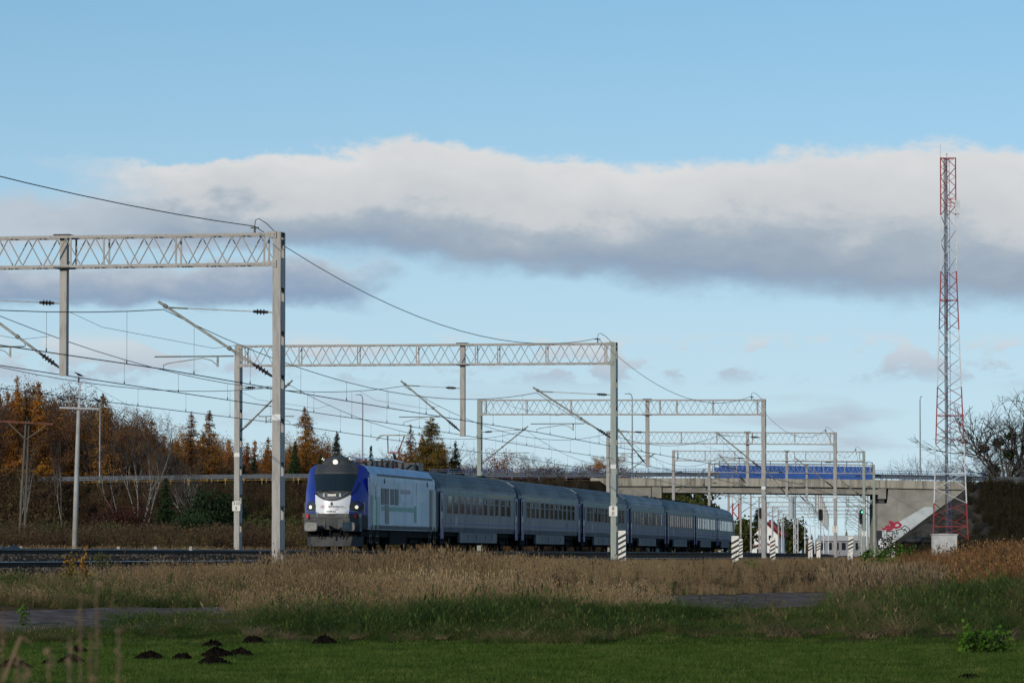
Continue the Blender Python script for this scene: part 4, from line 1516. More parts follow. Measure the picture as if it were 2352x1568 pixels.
# --- coaches
CP = [(1.36, 0.95), (1.415, 1.2), (1.415, 2.85), (1.37, 3.18)]
RP_ = [(1.37, 3.18), (1.30, 3.38), (1.12, 3.66), (0.82, 3.86), (0.42, 4.0), (0.0, 4.04)]
CLAB = ['first passenger coach behind the locomotive, ten windows reflecting autumn trees', 'second passenger coach with a yellow and green stripe above its windows', 'third passenger coach, partly behind the green gantry post',
        'fourth passenger coach with a paler ribbed roof', 'fifth passenger coach with a smooth blue-grey roof', 'sixth passenger coach, last but one of the train', 'last passenger coach, its pale end below the bridge']
s = 19.6
for ci in range(7):
    pale = ci >= 5
    v = vehicle('passenger_coach', CLAB[ci], 'railway coach', s + 0.1, s + 26.3, 'coaches of the passenger train')
    s += 26.4
    L = 26.2
    sm, rm = ('coach_side_pale' if pale else 'coach_side'), ('coach_roof_pale' if ci in (3, 5, 6) else 'coach_roof')
    ys = (0.35, 1.2, 25.0, 25.85)
    m = MB()
    for q in (-1, 1):
        m.loft([[Vector((q * (x - (0.10 if y in (ys[0], ys[3]) else 0)), y, z)) for x, z in CP] for y in ys])
    ring0 = [(x - 0.10, z) for x, z in CP] + [(max(x - 0.1, 0), z) for x, z in RP_[1:]]
    for y in (ys[0], ys[3]):
        pr = [Vector((x, y, z)) for x, z in ring0] + [Vector((-x, y, z)) for x, z in ring0[-2::-1]]
        m.add(pr, [tuple(range(len(pr)))])
    m.build('body', sm, v)
    m = MB()
    full = RP_ + [(-x, z) for x, z in RP_[-2::-1]]
    m.loft([[Vector((x * (0.94 if y in (ys[0], ys[3]) else 1), y, z - (0.03 if y in (ys[0], ys[3]) else 0))) for x, z in full] for y in ys])
    rf = m.build('roof', rm, v, ci == 4)
    if ci != 4:
        m = MB()
        for x, z in ((1.305, 3.385), (1.13, 3.665), (0.83, 3.868), (0.43, 4.004)):
            m.bar((x, 0.8, z), (x, 25.4, z), 0.018, 0.018)
        m.build('roof_ribs', 'coach_band', rf)
    for y in (3.0, 8.5, 14.0, 21.0) if ci % 2 == 0 else (2.0, 23.0):
        m = MB()
        m.lathe([(0.28, -0.05), (0.3, 0.05), (0.2, 0.1)], (0.1, y, 4.03), (0, 0, 1), 10)
        m.build('roof_ventilator', 'black_under', rf)
    # bands along the visible side
    X = 1.415
    m = MB()
    strip(m, X, 2.4, 23.6, 1.86, 2.80, 0.004)
    wb = m.build('window_band', 'coach_band', v)
    m = MB()
    strip(m, X, 2.0, 24.3, 1.34, 1.43, 0.005)
    m.build('violet_stripe', 'violet', v)
    m = MB()
    g0 = 0.0 if ci in (0,) else 2.4
    y0, y1 = (2.4, 15.0) if ci == 0 else (12.0, 24.0)
    m.add([(1.412, y0, 2.88), (1.412, y1, 2.88), (1.392, y1, 3.03), (1.392, y0, 3.03)], [(0, 1, 2, 3)])
    m.build('class_stripe', 'stripe_green', v)
    m = MB()
    y0, y1 = (15.0, 24.0) if ci == 0 else (2.4, 12.0)
    m.add([(1.412, y0, 2.88), (1.412, y1, 2.88), (1.392, y1, 3.03), (1.392, y0, 3.03)], [(0, 1, 2, 3)])
    m.build('class_stripe', 'stripe_yellow' if ci < 2 else 'stripe_green', v)
    m = MB()
    m.bar((1.385, 0.9, 3.17), (1.385, 25.3, 3.17), 0.05, 0.045)
    m.build('gutter', 'gutter', v)
    # windows
    if ci == 0:
        glass = MB()
        glass.span((0, 0, 0), (0.012, 1.25, 0.86))
        glass = glass.mesh('window', 'window_glass')
        fr = MB()
        fr.span((0.008, -0.04, 0.55), (0.018, 1.29, 0.585))
        fr.span((0.008, -0.04, -0.03), (0.02, 0.0, 0.89))
        fr.span((0.008, 1.25, -0.03), (0.02, 1.29, 0.89))
        fr = fr.mesh('window_frame', 'coach_side_pale')
        cur = MB()
        cur.span((0, 0.1, 0.57), (0.003, 0.5, 0.83))
        cur = cur.mesh('curtain', 'curtain')
    nw = 11
    for j in range(nw):
        y = 2.75 + j * 1.90
        w = place('window', glass, v, (X + 0.002, y, 1.91))
        w.rotation_euler = (0, random.uniform(-0.006, 0.006), random.uniform(-0.004, 0.012))
        if ci < 4:
            place('window_frame', fr, w, (0, 0, 0))
            if (j * 7 + ci * 3) % 5 in (0, 2):
                place('curtain', cur, w, (0.0125, 0, 0))
        elif (j + ci) % 3 == 0:
            place('window_frame', fr, w, (0, 0, 0))
    # doors
    for y, nm in ((0.62, 0), (24.7, 1)):
        m = MB()
        m.span((X - 0.01, y, 0.62), (X + 0.014, y + 0.92, 2.95))
        d = m.build('door', 'lavender', v)
        m = MB()
        m.span((X + 0.001, y - 0.05, 0.62), (X + 0.008, y - 0.001, 2.98))
        m.span((X + 0.001, y + 0.921, 0.62), (X + 0.008, y + 0.97, 2.98))
        m.span((X + 0.001, y - 0.05, 2.951), (X + 0.008, y + 0.97, 2.99))
        m.build('door_seal', 'black_under', d)
        m = MB()
        m.span((X + 0.012, y - 0.01, 0.60), (X + 0.018, y + 0.93, 1.62))
        m.build('lower_door_panel', 'violet', d)
        m = MB()
        m.span((X + 0.013, y + 0.25, 1.98), (X + 0.02, y + 0.68, 2.78))
        m.build('door_window', 'glass_dark', d)
        m = MB()
        m.span((X + 0.016, y + 0.32, 1.66), (X + 0.022, y + 0.62, 1.9))
        m.build('coach_number', 'door_number', d)
        m = MB()
        m.tube([(X + 0.02, y - 0.12, 1.1), (X + 0.06, y - 0.12, 1.15), (X + 0.06, y - 0.12, 1.95), (X + 0.02, y - 0.12, 2.0)], 0.015, 5)
        m.build('handrail', 'chrome', d)
    m = MB()
    for y in (4.0, 7.9, 11.8, 15.7, 19.6, 23.2):
        m.span((X + 0.001, y, 0.98), (X + 0.0045, y + 0.03, 1.32))
        m.span((X + 0.001, y, 1.44), (X + 0.0045, y + 0.03, 1.85))
    m.build('panel_seams', 'coach_band', v, kind='stuff')
    # below the floor
    m = MB()
    m.span((1.20, 7.0, 0.42), (1.33, 19.0, 0.96))
    m.span((-1.33, 7.0, 0.42), (-1.20, 19.0, 0.96))
    sk = m.build('skirt', 'coach_skirt', v)
    m = MB()
    for y in (9.5, 12.2, 15.0, 17.2):
        m.span((1.331, y, 0.55), (1.338, y + 0.12, 0.85))
    m.build('skirt_latches', 'black_under', sk)
    m = MB()
    m.span((-1.15, 0.6, 0.75), (1.15, 25.6, 0.97))
    m.span((-0.9, 7.5, 0.3), (0.9, 18.5, 0.8))
    m.build('underframe', 'black_under', v)
    m = MB()
    for y, d_ in ((0.35, -1), (25.85, 1)):
        m.span((-0.75, y, 0.98), (0.75, y + d_ * 0.42, 3.1))
        for q in (-0.87, 0.87):
            m.lathe([(0.10, 0), (0.09, 0.3), (0.23, 0.31), (0.23, 0.34)], (q, y, 1.06), (0, d_, 0), 10)
    m.build('gangway', 'black_under', v)
    for y in (3.6, 22.6):
        bogie(v, y, 2.5)
    m = MB()
    m.span((X + 0.005, 19.5 if ci % 2 else 5.0, 1.32), (X + 0.012, 20.2 if ci % 2 else 5.6, 1.75))
    m.build('service_hatch', 'violet' if ci % 2 else 'loco_pink', v)

# ------------------------------------------------------------------ road bridge over the railway
br = thing('road_bridge', 'concrete road bridge with blue panels crossing over the railway', 'bridge', (28, ZB, EYE))
BO = br.location.copy()


def rh(X):
    return float(road_h(X)) + EYE


def slab(m, X0, X1, ztop, zbot, y0, y1, n=12):
    """long piece following the road's rise: ztop/zbot are offsets from the road"""
    rings = []
    for X in np.linspace(X0, X1, n + 1):
        a, b = rh(X) + ztop, rh(X) + zbot
        rings.append([Vector((X, y, z)) - BO for y, z in ((y0, b), (y1, b), (y1, a), (y0, a))])
    m.loft(rings, True, True)
    return m


slab(MB(), 8.6, 51.0, 0.10, -0.78, ZB, ZB + 12.0).build('deck', 'concrete_stained', br)
slab(MB(), 8.6, 51.0, -0.02, 0.02, ZB + 0.4, ZB + 11.6)
slab(MB(), 15.6, 41.0, -0.80, -1.50, ZB + 0.45, ZB + 2.0).build('girder', 'concrete', br)
slab(MB(), 15.6, 41.0, -0.80, -1.50, ZB + 9.8, ZB + 11.4).build('girder', 'concrete', br)
slab(MB(), 15.6, 41.0, -0.80, -1.05, ZB + 2.0, ZB + 9.8).build('deck_soffit', 'concrete', br)
slab(MB(), 8.6, 51.0, -0.79, -0.86, ZB + 0.2, ZB + 0.42).build('drip_joint', 'steel_dark', br)


def wallpoly(pts, y0, y1, m, name, parent=br):
    b = MB()
    b.prism([(p[0] - BO.x, p[1] - BO.z) for p in pts], 1, y0 - BO.y, y1 - BO.y)
    return b.build(name, m, parent)


def W2(x, y, Z=ZB):
    p = px(x, y, Z)
    return (p.x, p.z)


gl = EYE - 0.9
wallpoly([(9.0, gl), (15.25, gl), (15.25, rh(15) - 0.88), (9.0, rh(10) - 0.88)], ZB + 0.35, ZB + 11, 'concrete', 'abutment')
wallpoly([(15.33, gl), (16.4, gl), (16.4, rh(16) - 0.88), (15.33, rh(16) - 0.88)], ZB + 0.25, ZB + 11.2, 'concrete', 'bridge_seat')
wallpoly([W2(2018, 1145), W2(2035.5, 1145), W2(2035.5, 1119.5), W2(2018, 1119.5)], ZB + 0.15, ZB + 11.3, 'concrete', 'girder_end_block')
wallpoly([W2(2021, 1155), W2(2032, 1155), W2(2032, 1146), W2(2021, 1146)], ZB + 0.5, ZB + 11.0, 'steel_dark', 'bearing')
ab = wallpoly([(40.1, gl), (53.5, gl), (53.5, rh(53) - 0.84), (41.3, rh(41) - 0.84), W2(2038, 1155.5), W2(2016, 1155.5)], ZB + 0.3, ZB + 11.0, 'concrete', 'abutment')
for a, b in (((2060, 1121), (2060, 1196)), ((2144, 1119), (2144, 1165)), ((2052, 1150), (2180, 1150)), ((2052, 1128), (2190, 1128))):
    (xa, za), (xb, zb_) = W2(*a), W2(*b)
    m = MB()
    m.bar(Vector((xa, ZB + 0.29, za)) - BO, Vector((xb, ZB + 0.29, zb_)) - BO, 0.05, 0.03)
    m.build('casting_joint', 'concrete_stained', ab)
wallpoly([W2(*p) for p in ((2018, 1222), (2018, 1262), (2036, 1262), (2141, 1184), (2150, 1176), (2141, 1163.5), (2123.5, 1164), (2069, 1196))], ZB + 0.27, ZB + 0.30, 'wall_paint', 'painted_patch', ab)


def stroke(parent, pts, w, m, name, dz=0.0):
    """painted line on the abutment, points in the picture units of the wall"""
    b = MB()
    P = [Vector((W2((2690 + x / 9.8) * 0.741, (1560 + y / 9.8) * 0.741)[0], 0, W2((2690 + x / 9.8) * 0.741, (1560 + y / 9.8) * 0.741)[1])) for x, y in pts]
    for i in range(len(P) - 1):
        d = (P[i + 1] - P[i]).normalized()
        n = Vector((-d.z, 0, d.x)) * w / 2
        q = [P[i] - n - d * w * 0.3, P[i + 1] - n + d * w * 0.3, P[i + 1] + n + d * w * 0.3, P[i] + n - d * w * 0.3]
        b.add([Vector((v.x - BO.x, 0.255 - dz - 0.0006 * i, v.z - BO.z)) for v in q], [(0, 1, 2, 3)])
    return b.build(name, m, parent)


for pts in ([(460, 775), (540, 765)], [(640, 685), (550, 705), (600, 725), (700, 715), (760, 745), (690, 785), (580, 800)], [(670, 540), (720, 640), (760, 700)], [(740, 560), (790, 640), (770, 700), (810, 640)],
            [(795, 700), (820, 620), (850, 585), (930, 580), (1005, 640), (985, 690), (920, 720), (840, 725), (790, 705)]):
    stroke(ab, pts, 0.24, 'graffiti_red', 'red_graffiti')
for pts in ([(580, 840), (590, 960), (640, 950), (660, 1010), (710, 1050), (750, 1020), (745, 920), (775, 915), (770, 830), (590, 845)], [(810, 850), (820, 920)], [(840, 800), (900, 810), (960, 790), (1040, 740)],
            [(1040, 740), (1080, 700), (1130, 665), (1200, 710), (1260, 760), (1280, 810), (1220, 870)], [(870, 830), (890, 860), (860, 910), (920, 920), (930, 870)], [(1020, 770), (1090, 790), (1150, 770)],
            [(1090, 820), (1150, 800), (1190, 860)], [(820, 970), (860, 1000), (800, 1030)], [(620, 1150), (700, 1110), (770, 1090)], [(1110, 890), (1140, 930), (1080, 970)]):
    stroke(ab, pts, 0.085, 'graffiti_black', 'black_graffiti')
stroke(ab, [(350, 870), (350, 1010), (370, 1250), (400, 1330)], 0.62, 'graffiti_black', 'black_graffiti', 0.001)
for pts in ([(350, 1150), (400, 1095), (460, 1130)], [(350, 1230), (360, 1190), (420, 1160), (480, 1200), (520, 1290)], [(390, 1320), (400, 1260), (450, 1270), (440, 1330)]):
    stroke(ab, pts, 0.2, 'graffiti_white', 'white_graffiti', 0.004)

for X in np.arange(11.5, 50.0, 4.8):
    m = MB()
    m.bar(Vector((X, ZB - 0.004, rh(X) + 0.10)) - BO, Vector((X, ZB - 0.004, rh(X) - 0.78)) - BO, 0.05, 0.02)
    m.build('deck_joint', 'steel_dark', br)
for X in (21.0, 30.0, 38.5):
    m = MB()
    m.tube([Vector((X, ZB - 0.05, rh(X) - 0.5)) - BO, Vector((X, ZB - 0.08, rh(X) - 1.0)) - BO], 0.06, 6)
    m.build('drain_spout', 'steel_dark', br)
# blue panels with frame, railings and crash barrier on the bridge
XP = np.linspace(px(1653, 1080, ZB).x, px(2004, 1080, ZB).x, 13)
for yy in (ZB + 0.15, ZB + 11.7):
    for j in range(12):
        a, b = XP[j] + 0.012, XP[j + 1] - 0.012
        m = MB()
        m.add([Vector((x, y, rh(x) + h)) - BO for y in (yy, yy + 0.05) for x, h in ((a, 0.11), (b, 0.11), (b, 1.52), (a, 1.52))], [(0, 1, 2, 3), (7, 6, 5, 4), (0, 4, 5, 1), (2, 6, 7, 3), (1, 5, 6, 2), (0, 3, 7, 4)])
        m.build('blue_panel', 'blue_panel', br)
    for j in range(0, 13, 2):
        m = MB()
        m.bar(Vector((XP[j], yy + 0.1, rh(XP[j]) + 0.1)) - BO, Vector((XP[j], yy + 0.1, rh(XP[j]) + 2.0)) - BO, 0.09)
        m.build('panel_post', 'blue_rail', br)
    slab(MB(), XP[0], XP[12], 2.02, 1.96, yy + 0.07, yy + 0.13).build('panel_top_rail', 'blue_rail', br)
for X0, X1 in ((-9.0, XP[0] - 0.1), (XP[12] + 0.1, 52.0)):
    for yy in (ZB + 0.2, ZB + 11.7):
        slab(MB(), X0, X1, 1.15, 1.10, yy, yy + 0.05, 16).build('handrail', 'blue_rail', br)
        slab(MB(), X0, X1, 0.30, 0.26, yy, yy + 0.05, 16).build('lower_rail', 'blue_rail', br)
        m = MB()
        for X in np.arange(X0, X1, 0.26):
            m.bar(Vector((X, yy + 0.025, rh(X) + 0.28)) - BO, Vector((X, yy + 0.025, rh(X) + 1.1)) - BO, 0.018)
        m.build('balusters', 'blue_rail', br, kind='stuff')
        for X in np.arange(X0, X1, 2.0):
            m = MB()
            m.bar(Vector((X, yy + 0.025, rh(X) + 0.05)) - BO, Vector((X, yy + 0.025, rh(X) + 1.13)) - BO, 0.06)
            m.build('railing_post', 'blue_rail', br)


def guard_rail(X0, X1, Z, label):
    g = thing('guard_rail', label, 'guard rail', (X0, Z, rh(X0)), 0, 'guard rails along the overpass road')
    o = g.location.copy()
    rings = []
    for X in np.linspace(X0, X1, 24):
        rings.append([Vector((X, Z + dy_, rh(X) + h)) - o for dy_, h in ((0.0, 0.44), (-0.06, 0.50), (0.0, 0.57), (0.02, 0.60), (0.0, 0.63), (-0.06, 0.69), (0.0, 0.76), (0.03, 0.76), (0.03, 0.44))])
    m = MB()
    m.loft(rings, True, True)
    m.build('beam', 'guard', g)
    pm = MB()
    pm.span((-0.05, 0.03, -0.3), (0.05, 0.13, 0.72))
    pm = pm.mesh('guard_post', 'guard')
    for X in np.arange(X0 + 1, X1, 3.0):
        place('guard_post', pm, g, Vector((X, Z, rh(X))) - o)
    return g


guard_rail(-58, 9.5, ZB + 0.9, 'long galvanised guard rail along the road in front of the larch wood')
guard_rail(9.6, 53, ZB + 1.6, 'galvanised guard rail on the bridge deck behind the blue railing')
guard_rail(53.2, 80, ZB + 0.9, 'galvanised guard rail at the right edge below the bare trees')
guard_rail(-58, 80, ZB + 10.6, 'galvanised guard rail along the far side of the overpass road')


def yellow(X0, X1, label):
    g = thing('yellow_pipe_rail', label, 'railing', (X0, ZB - 0.4, rh(X0)), 0, 'yellow pipe railings at the road edge')
    o = g.location.copy()
    m = MB()
    m.tube([Vector((X, ZB - 0.4, rh(X) + 0.10)) - o for X in np.linspace(X0, X1, 20)], 0.035, 6)
    m.build('pipe', 'yellow_rail', g)
    pm = MB()
    pm.bar((0, 0, -0.5), (0, 0, 0.28), 0.09)
    pm.box((0, 0, 0.2), (0.3, 0.08, 0.12))
    pm = pm.mesh('pipe_post', 'yellow_rail')
    for X in np.arange(X0 + 0.6, X1, 2.0):
        place('pipe_post', pm, g, Vector((X, ZB - 0.4, rh(X))) - o)


yellow(-46, -1.5, 'yellow pipe railing below the guard rail behind the locomotive')
yellow(51.5, 58, 'yellow pipe railing at the top of the embankment right of the mast')
# road surface
m = MB()
for X0, X1 in ((-120, 9.0), (9.0, 51.0), (51.0, 140)):
    rings = [[Vector((X, y, rh(X) + 0.03 + (0.08 if 8.9 < X < 51.1 else 0.0))) for y in (ZB + 1.8, ZB + 10.3)] for X in np.linspace(X0, X1, 20)]
    m.loft(rings)
m.build('road', 'road_asphalt', kind='structure')
# paved cone beside the right abutment
pv, pf = [], []
gx_, gy_ = np.linspace(40.4, 52.5, 26), np.linspace(457.5, ZB + 0.2, 20)
for X in gx_:
    for Y in gy_:
        pv.append((X, Y, gz(X, Y) + 0.07))
for i in range(25):
    for j in range(19):
        a = i * 20 + j
        pf.append((a, a + 20, a + 21, a + 1))
place('slope_paving', npmesh('slope_paving', pv, pf, 'slope_paving', True), kind='structure')

# ------------------------------------------------------------------ street lamps on the road
for x, yt, Z, s, lab in ((230, 920, 472, -1, 'grey street lamp on the road behind the concrete line pole'), (833, 906, 476, -1, 'tall grey street lamp standing behind the locomotive roof'),
                         (1452, 904, 474, -1, 'tall street lamp on the bridge, seen behind the third gantry'), (2113, 911, 476, 0.3, 'tall dark street lamp on the bridge left of the red and white mast')):
    p = px(x, yt, Z)
    zb_ = rh(p.x) - 0.1
    H = p.z - zb_
    g = thing('street_lamp', lab, 'street lamp', (p.x, Z, zb_), 0, 'street lamps on the overpass road')
    m = MB()
    m.tube([(0, 0, 0), (0, 0, H * 0.5), (0, 0, H - 0.5), (s * 0.08, 0, H - 0.12), (s * 0.3, 0, H)], [0.10, 0.08, 0.06, 0.05, 0.045], 8)
    m.build('lamp_pole', 'lamp_post', g)
    m = MB()
    m.prism([(s * 0.2, H + 0.06), (s * 0.85, H + 0.02), (s * 0.85, H - 0.03), (s * 0.2, H - 0.06)], 1, -0.14, 0.14)
    m.build('lamp_head', 'lamp_post', g)

# ------------------------------------------------------------------ red and white lattice mast
ZTW = 330.0
base = px(2181, 1262, ZTW)
base.z = gz(base.x, ZTW)
tw = thing('lattice_mast', 'tall red and white triangular lattice radio mast beside the bridge', 'mast', base)
bands = [363, 495, 623, 757, 889, 1020, 1155, 1262]
SUBDIV = [3, 2, 3, 3, 3, 2, 2]


def leg_pts(y):
    """three legs at picture height y"""
    w = np.interp(y, [363, 623, 1262], [34.5, 35.5, 82.0]) / FPX * ZTW
    z = px(2181, y, ZTW).z - base.z
    return [Vector((-w / 2, -w * 0.289, z)), Vector((w / 2, -w * 0.289, z)), Vector((0, w * 0.577, z))]


for k in range(7):
    mm = 'tower_red' if k % 2 == 0 else 'tower_white'
    A, B = leg_pts(bands[k]), leg_pts(bands[k + 1] + (4 if k == 6 else 0))
    for i in range(3):
        m = MB()
        m.bar(A[i], B[i], 0.085)
        m.build('leg', mm, tw)
    ns = SUBDIV[k]
    ylev = np.linspace(bands[k], bands[k + 1], ns + 1)
    for j in range(ns):
        P, Q, Mi = leg_pts(ylev[j]), leg_pts(ylev[j + 1]), leg_pts((ylev[j] + ylev[j + 1]) / 2)
        for i in range(3):
            i2 = (i + 1) % 3
            for a, b in ((P[i2], Mi[i]), (Mi[i], Q[i2])) if (j + k) % 2 == 0 or True else ((P[i], Mi[i2]), (Mi[i2], Q[i])):
                m = MB()
                m.bar(a, b, 0.05, 0.035)
                m.build('brace', mm, tw)
    if k in (0, 2, 4, 5, 6):
        yh = bands[k] + 1 if k in (0,) else (bands[k] + bands[k + 1]) / 2
        P = leg_pts(yh)
        for i in range(3):
            m = MB()
            m.bar(P[i], P[(i + 1) % 3], 0.06)
            m.build('strut', mm, tw)
z0, z1 = 0.4, px(2181, 366, ZTW).z - base.z
m = MB()
for x in (-0.30, -0.23, -0.17):
    m.bar((x, -0.1, z0), (x, -0.1, z1), 0.045)
cb = m.build('cable_run', 'steel_dark', tw)
m = MB()
for x in (-0.08, 0.14):
    m.bar((x - 0.02, -0.05, z0), (x - 0.02, -0.05, z1), 0.03)
for zz in np.arange(z0, z1, 0.45):
    m.bar((-0.10, -0.05, zz), (0.12, -0.05, zz), 0.022)
m.build('ladder', 'blue_rail', tw)
m = MB()
ap, aq = px(2193.5, 460, ZTW - 0.6) - base, px(2205, 491, ZTW - 0.6) - base
m.span((ap.x, -0.75, aq.z), (aq.x, -0.5, ap.z))
an = m.build('antenna_panel', 'tower_white', tw)
m = MB()
m.bar((0.5, -0.3, ap.z - 0.2), (0.78, -0.62, ap.z - 0.2), 0.05)
m.bar((0.5, -0.3, aq.z + 0.2), (0.78, -0.62, aq.z + 0.2), 0.05)
m.bar((0.72, -0.62, aq.z - 0.35), (0.72, -0.62, ap.z), 0.05)
m.build('antenna_bracket', 'mast_grey', an)
m = MB()
tp = leg_pts(363)
m.tube([tp[0], tp[0] + Vector((0, 0, 1.05))], 0.015, 5)
m.tube([tp[2], tp[2] + Vector((0, 0, 0.32))], 0.02, 5)
m.lathe([(0.03, 0), (0.06, 0.03), (0.06, 0.1), (0.02, 0.14)], tp[2] + Vector((0, 0, 0.28)), (0, 0, 1), 6)
m.build('lightning_rod', 'mast_grey', tw)
m = MB()
lp = px(2181, 479, ZTW).z - base.z
for dz_ in (0.15, 0.42, 0.7):
    m.bar((-0.1, -0.35, lp + dz_), (0.55, -0.35, lp + dz_), 0.04)
m.bar((0.2, -0.35, lp), (0.2, -0.35, lp + 0.8), 0.05)
m.build('small_antennas', 'tower_red', tw)
# equipment cabinet at its foot
cp = px(2169, 1276, 322)
cb_ = thing('equipment_cabinet', 'grey-white equipment cabinet at the foot of the lattice mast', 'cabinet', (cp.x, 322, gz(cp.x, 322)))
hh = px(2169, 1226, 322).z - gz(cp.x, 322)
m = MB()
m.span((-0.93, -0.45, 0.12), (0.93, 0.45, hh - 0.06))
m.build('body', 'cabinet', cb_)
m = MB()
m.prism([(-1.0, hh - 0.06), (1.0, hh - 0.06), (1.0, hh), (0, hh + 0.05), (-1.0, hh)], 1, -0.52, 0.52)
m.build('lid', 'cabinet', cb_)
for q in (-0.46, 0.46):
    m = MB()
    m.span((q - 0.43, -0.47, 0.2), (q + 0.43, -0.455, hh - 0.14))
    d = m.build('door', 'cabinet', cb_)
    m = MB()
    m.span((q - 0.06, -0.49, 0.85), (q + 0.06, -0.472, 1.05))
    m.build('lock', 'steel_dark', d)
m = MB()
m.span((-0.9, -0.4, -0.3), (0.9, 0.4, 0.12))
m.build('plinth', 'concrete', cb_)

# ------------------------------------------------------------------ line poles and crows on the left
ZP = 205.0
pb = px(171, 1258, ZP)
pb.z = gz(pb.x, ZP)
lp_ = thing('line_pole', 'tapered concrete line pole with a crossarm and crows, left of the gantries', 'pole', pb)
pt = px(184, 880, ZP) - pb
m = MB()
ptop = px(180.5, 942, ZP) - pb
m.tube([(0, 0, -0.3), ptop * 0.5, ptop], [0.145, 0.118, 0.085], 12)
m.build('pole', 'concrete_pole', lp_, True)
m = MB()
m.bar(ptop - Vector((0, 0, 0.2)), pt, 0.09)
m.bar(pt + Vector((-0.12, 0, 0)), pt + Vector((0.12, 0, 0)), 0.07)
m.build('top_bracket', 'mast_grey', lp_)
m = MB()
ca, cb2 = px(137, 936, ZP) - pb, px(228, 939, ZP) - pb
m.bar(ca + Vector((0, -0.14, 0)), cb2 + Vector((0, -0.14, 0)), 0.08, 0.08)
m.build('crossarm', 'mast_grey', lp_)
for q in (pt + Vector((-0.07, 0, 0.03)), ca + Vector((0.06, -0.14, 0.04)), cb2 + Vector((-0.06, -0.14, 0.04))):
    m = MB()
    ribbed(m, q, q + Vector((0, 0, 0.26)), 0.07, 3)
    m.build('insulator', 'insulator', lp_)


def crow(p, face, label):
    c_ = thing('crow', label, 'bird', p, 0, 'crows on the line pole')
    c_.scale = (0.75, 0.75, 0.75)
    m = MB()
    rings = []
    for x, z, r in ((-0.30, 0.08, 0.015), (-0.20, 0.11, 0.05), (-0.08, 0.15, 0.085), (0.05, 0.19, 0.09), (0.13, 0.25, 0.055), (0.17, 0.29, 0.05), (0.22, 0.295, 0.035), (0.25, 0.285, 0.014), (0.31, 0.27, 0.004)):
        rings.append([Vector((face * x, r * math.cos(a), z + r * math.sin(a))) for a in np.linspace(0, 2 * math.pi, 11)[:-1]])
    m.loft(rings, True, True)
    m.build('body', 'feather', c_, True)
    for s in (-1, 1):
        m = MB()
        m.loft([[Vector((face * 0.10, s * 0.09, 0.22)), Vector((face * 0.02, s * 0.10, 0.12)), Vector((face * -0.10, s * 0.09, 0.09))], [Vector((face * -0.12, s * 0.075, 0.19)), Vector((face * -0.22, s * 0.06, 0.10)), Vector((face * -0.36, s * 0.03, 0.05))]])
        m.build('wing', 'feather', c_)
        m = MB()
        m.tube([(0, s * 0.03, 0.12), (face * 0.01, s * 0.03, 0.0)], 0.008, 4)
        m.build('leg', 'feather', c_)
    m = MB()
    m.prism([(face * -0.2, -0.03), (face * -0.2, 0.03), (face * -0.42, 0.05), (face * -0.42, -0.05)], 2, 0.055, 0.07)
    m.build('tail', 'feather', c_)


crow(pb + pt + Vector((-0.07, 0, 0.29)), -1, 'black crow perched on the very top of the concrete line pole')
crow(pb + ca + Vector((0.06, -0.14, 0.30)), -1, 'black crow on the left end of the pole crossarm')
crow(pb + cb2 + Vector((-0.10, -0.14, 0.30)), -1, 'black crow on the right end of the pole crossarm')

lw = thing('line_wire', 'thin wires leading away from the top of the concrete line pole', 'wire', pb + pt)
for tgt in (px(-260, 985, 260), px(560, 1010, 430)):
    m = MB()
    B_ = tgt - (pb + pt)
    m.tube([Vector((-0.07, 0, 0.28)).lerp(B_, f) - Vector((0, 0, 0.9 * 4 * f * (1 - f))) for f in np.linspace(0, 1, 14)], 0.009, 3)
    m.build('strand', 'wire', lw)

ZW = 232.0
wb_ = px(46, 1258, ZW)
wb_.z = gz(wb_.x, ZW)
wp = thing('wooden_pole', 'old twin wooden line pole with a rusty crossarm at the left edge', 'pole', wb_)
q = lambda x, y: px(x, y, ZW) - wb_
for dx_ in (-0.05, 0.09):
    m = MB()
    m.tube([Vector((dx_ * 2, dx_, -0.3)), q(62, 966) + Vector((dx_, dx_, 0))], [0.075, 0.055], 8)
    m.build('pole', 'wood_pole', wp)
m = MB()
m.bar(q(-30, 966) + Vector((0, -0.16, 0)), q(123, 974) + Vector((0, -0.16, 0)), 0.09, 0.10)
m.build('crossarm', 'rust', wp)
for a, b in (((20, 971), (56, 1006)), ((104, 978), (62, 1008))):
    m = MB()
    m.bar(q(*a) + Vector((0, -0.14, 0)), q(*b) + Vector((0, -0.10, 0)), 0.06)
    m.build('strut', 'wood_pole', wp)
m = MB()
ribbed(m, q(62, 964), q(62, 956), 0.06, 3)
m.build('insulator', 'insulator', wp)

# short white posts behind the far track, a dark tarpaulin heap
sp = MB()
sp.prism([(-0.06, -0.3), (0.06, -0.3), (0.06, 0.55), (0.03, 0.60), (-0.03, 0.60), (-0.06, 0.55)], 1, -0.06, 0.06)
sp = sp.mesh('cable_marker_post', 'concrete_pole')
for i_, x in enumerate((8, 48, 272, 357, 438)):
    p = px(x, 1258, 165)
    X = p.x
    place('cable_marker_post', sp, None, (X, 165, EYE - 0.28), label='%s short white marker post from the left, behind the far track' % ORD[i_], cat='marker post', group='marker posts behind the far track')
m = MB()
rows = []
for X in np.linspace(-1, 1, 15):
    rows.append([Vector((X * 0.75, y, 0.42 * (1 - abs(X) ** 4) * math.exp(-(y / 0.6) ** 2) * (1 + 0.12 * math.sin(9 * X + 5 * y)) - 0.05)) for y in np.linspace(-1.2, 1.2, 11)])
m.loft(rows)
tp_ = px(24, 1255, 160)
m.build('tarpaulin_heap', 'tarp', None, True, (tp_.x, 160, EYE - 0.05), label='low heap under a black tarpaulin at the left edge behind the track', cat='tarpaulin')

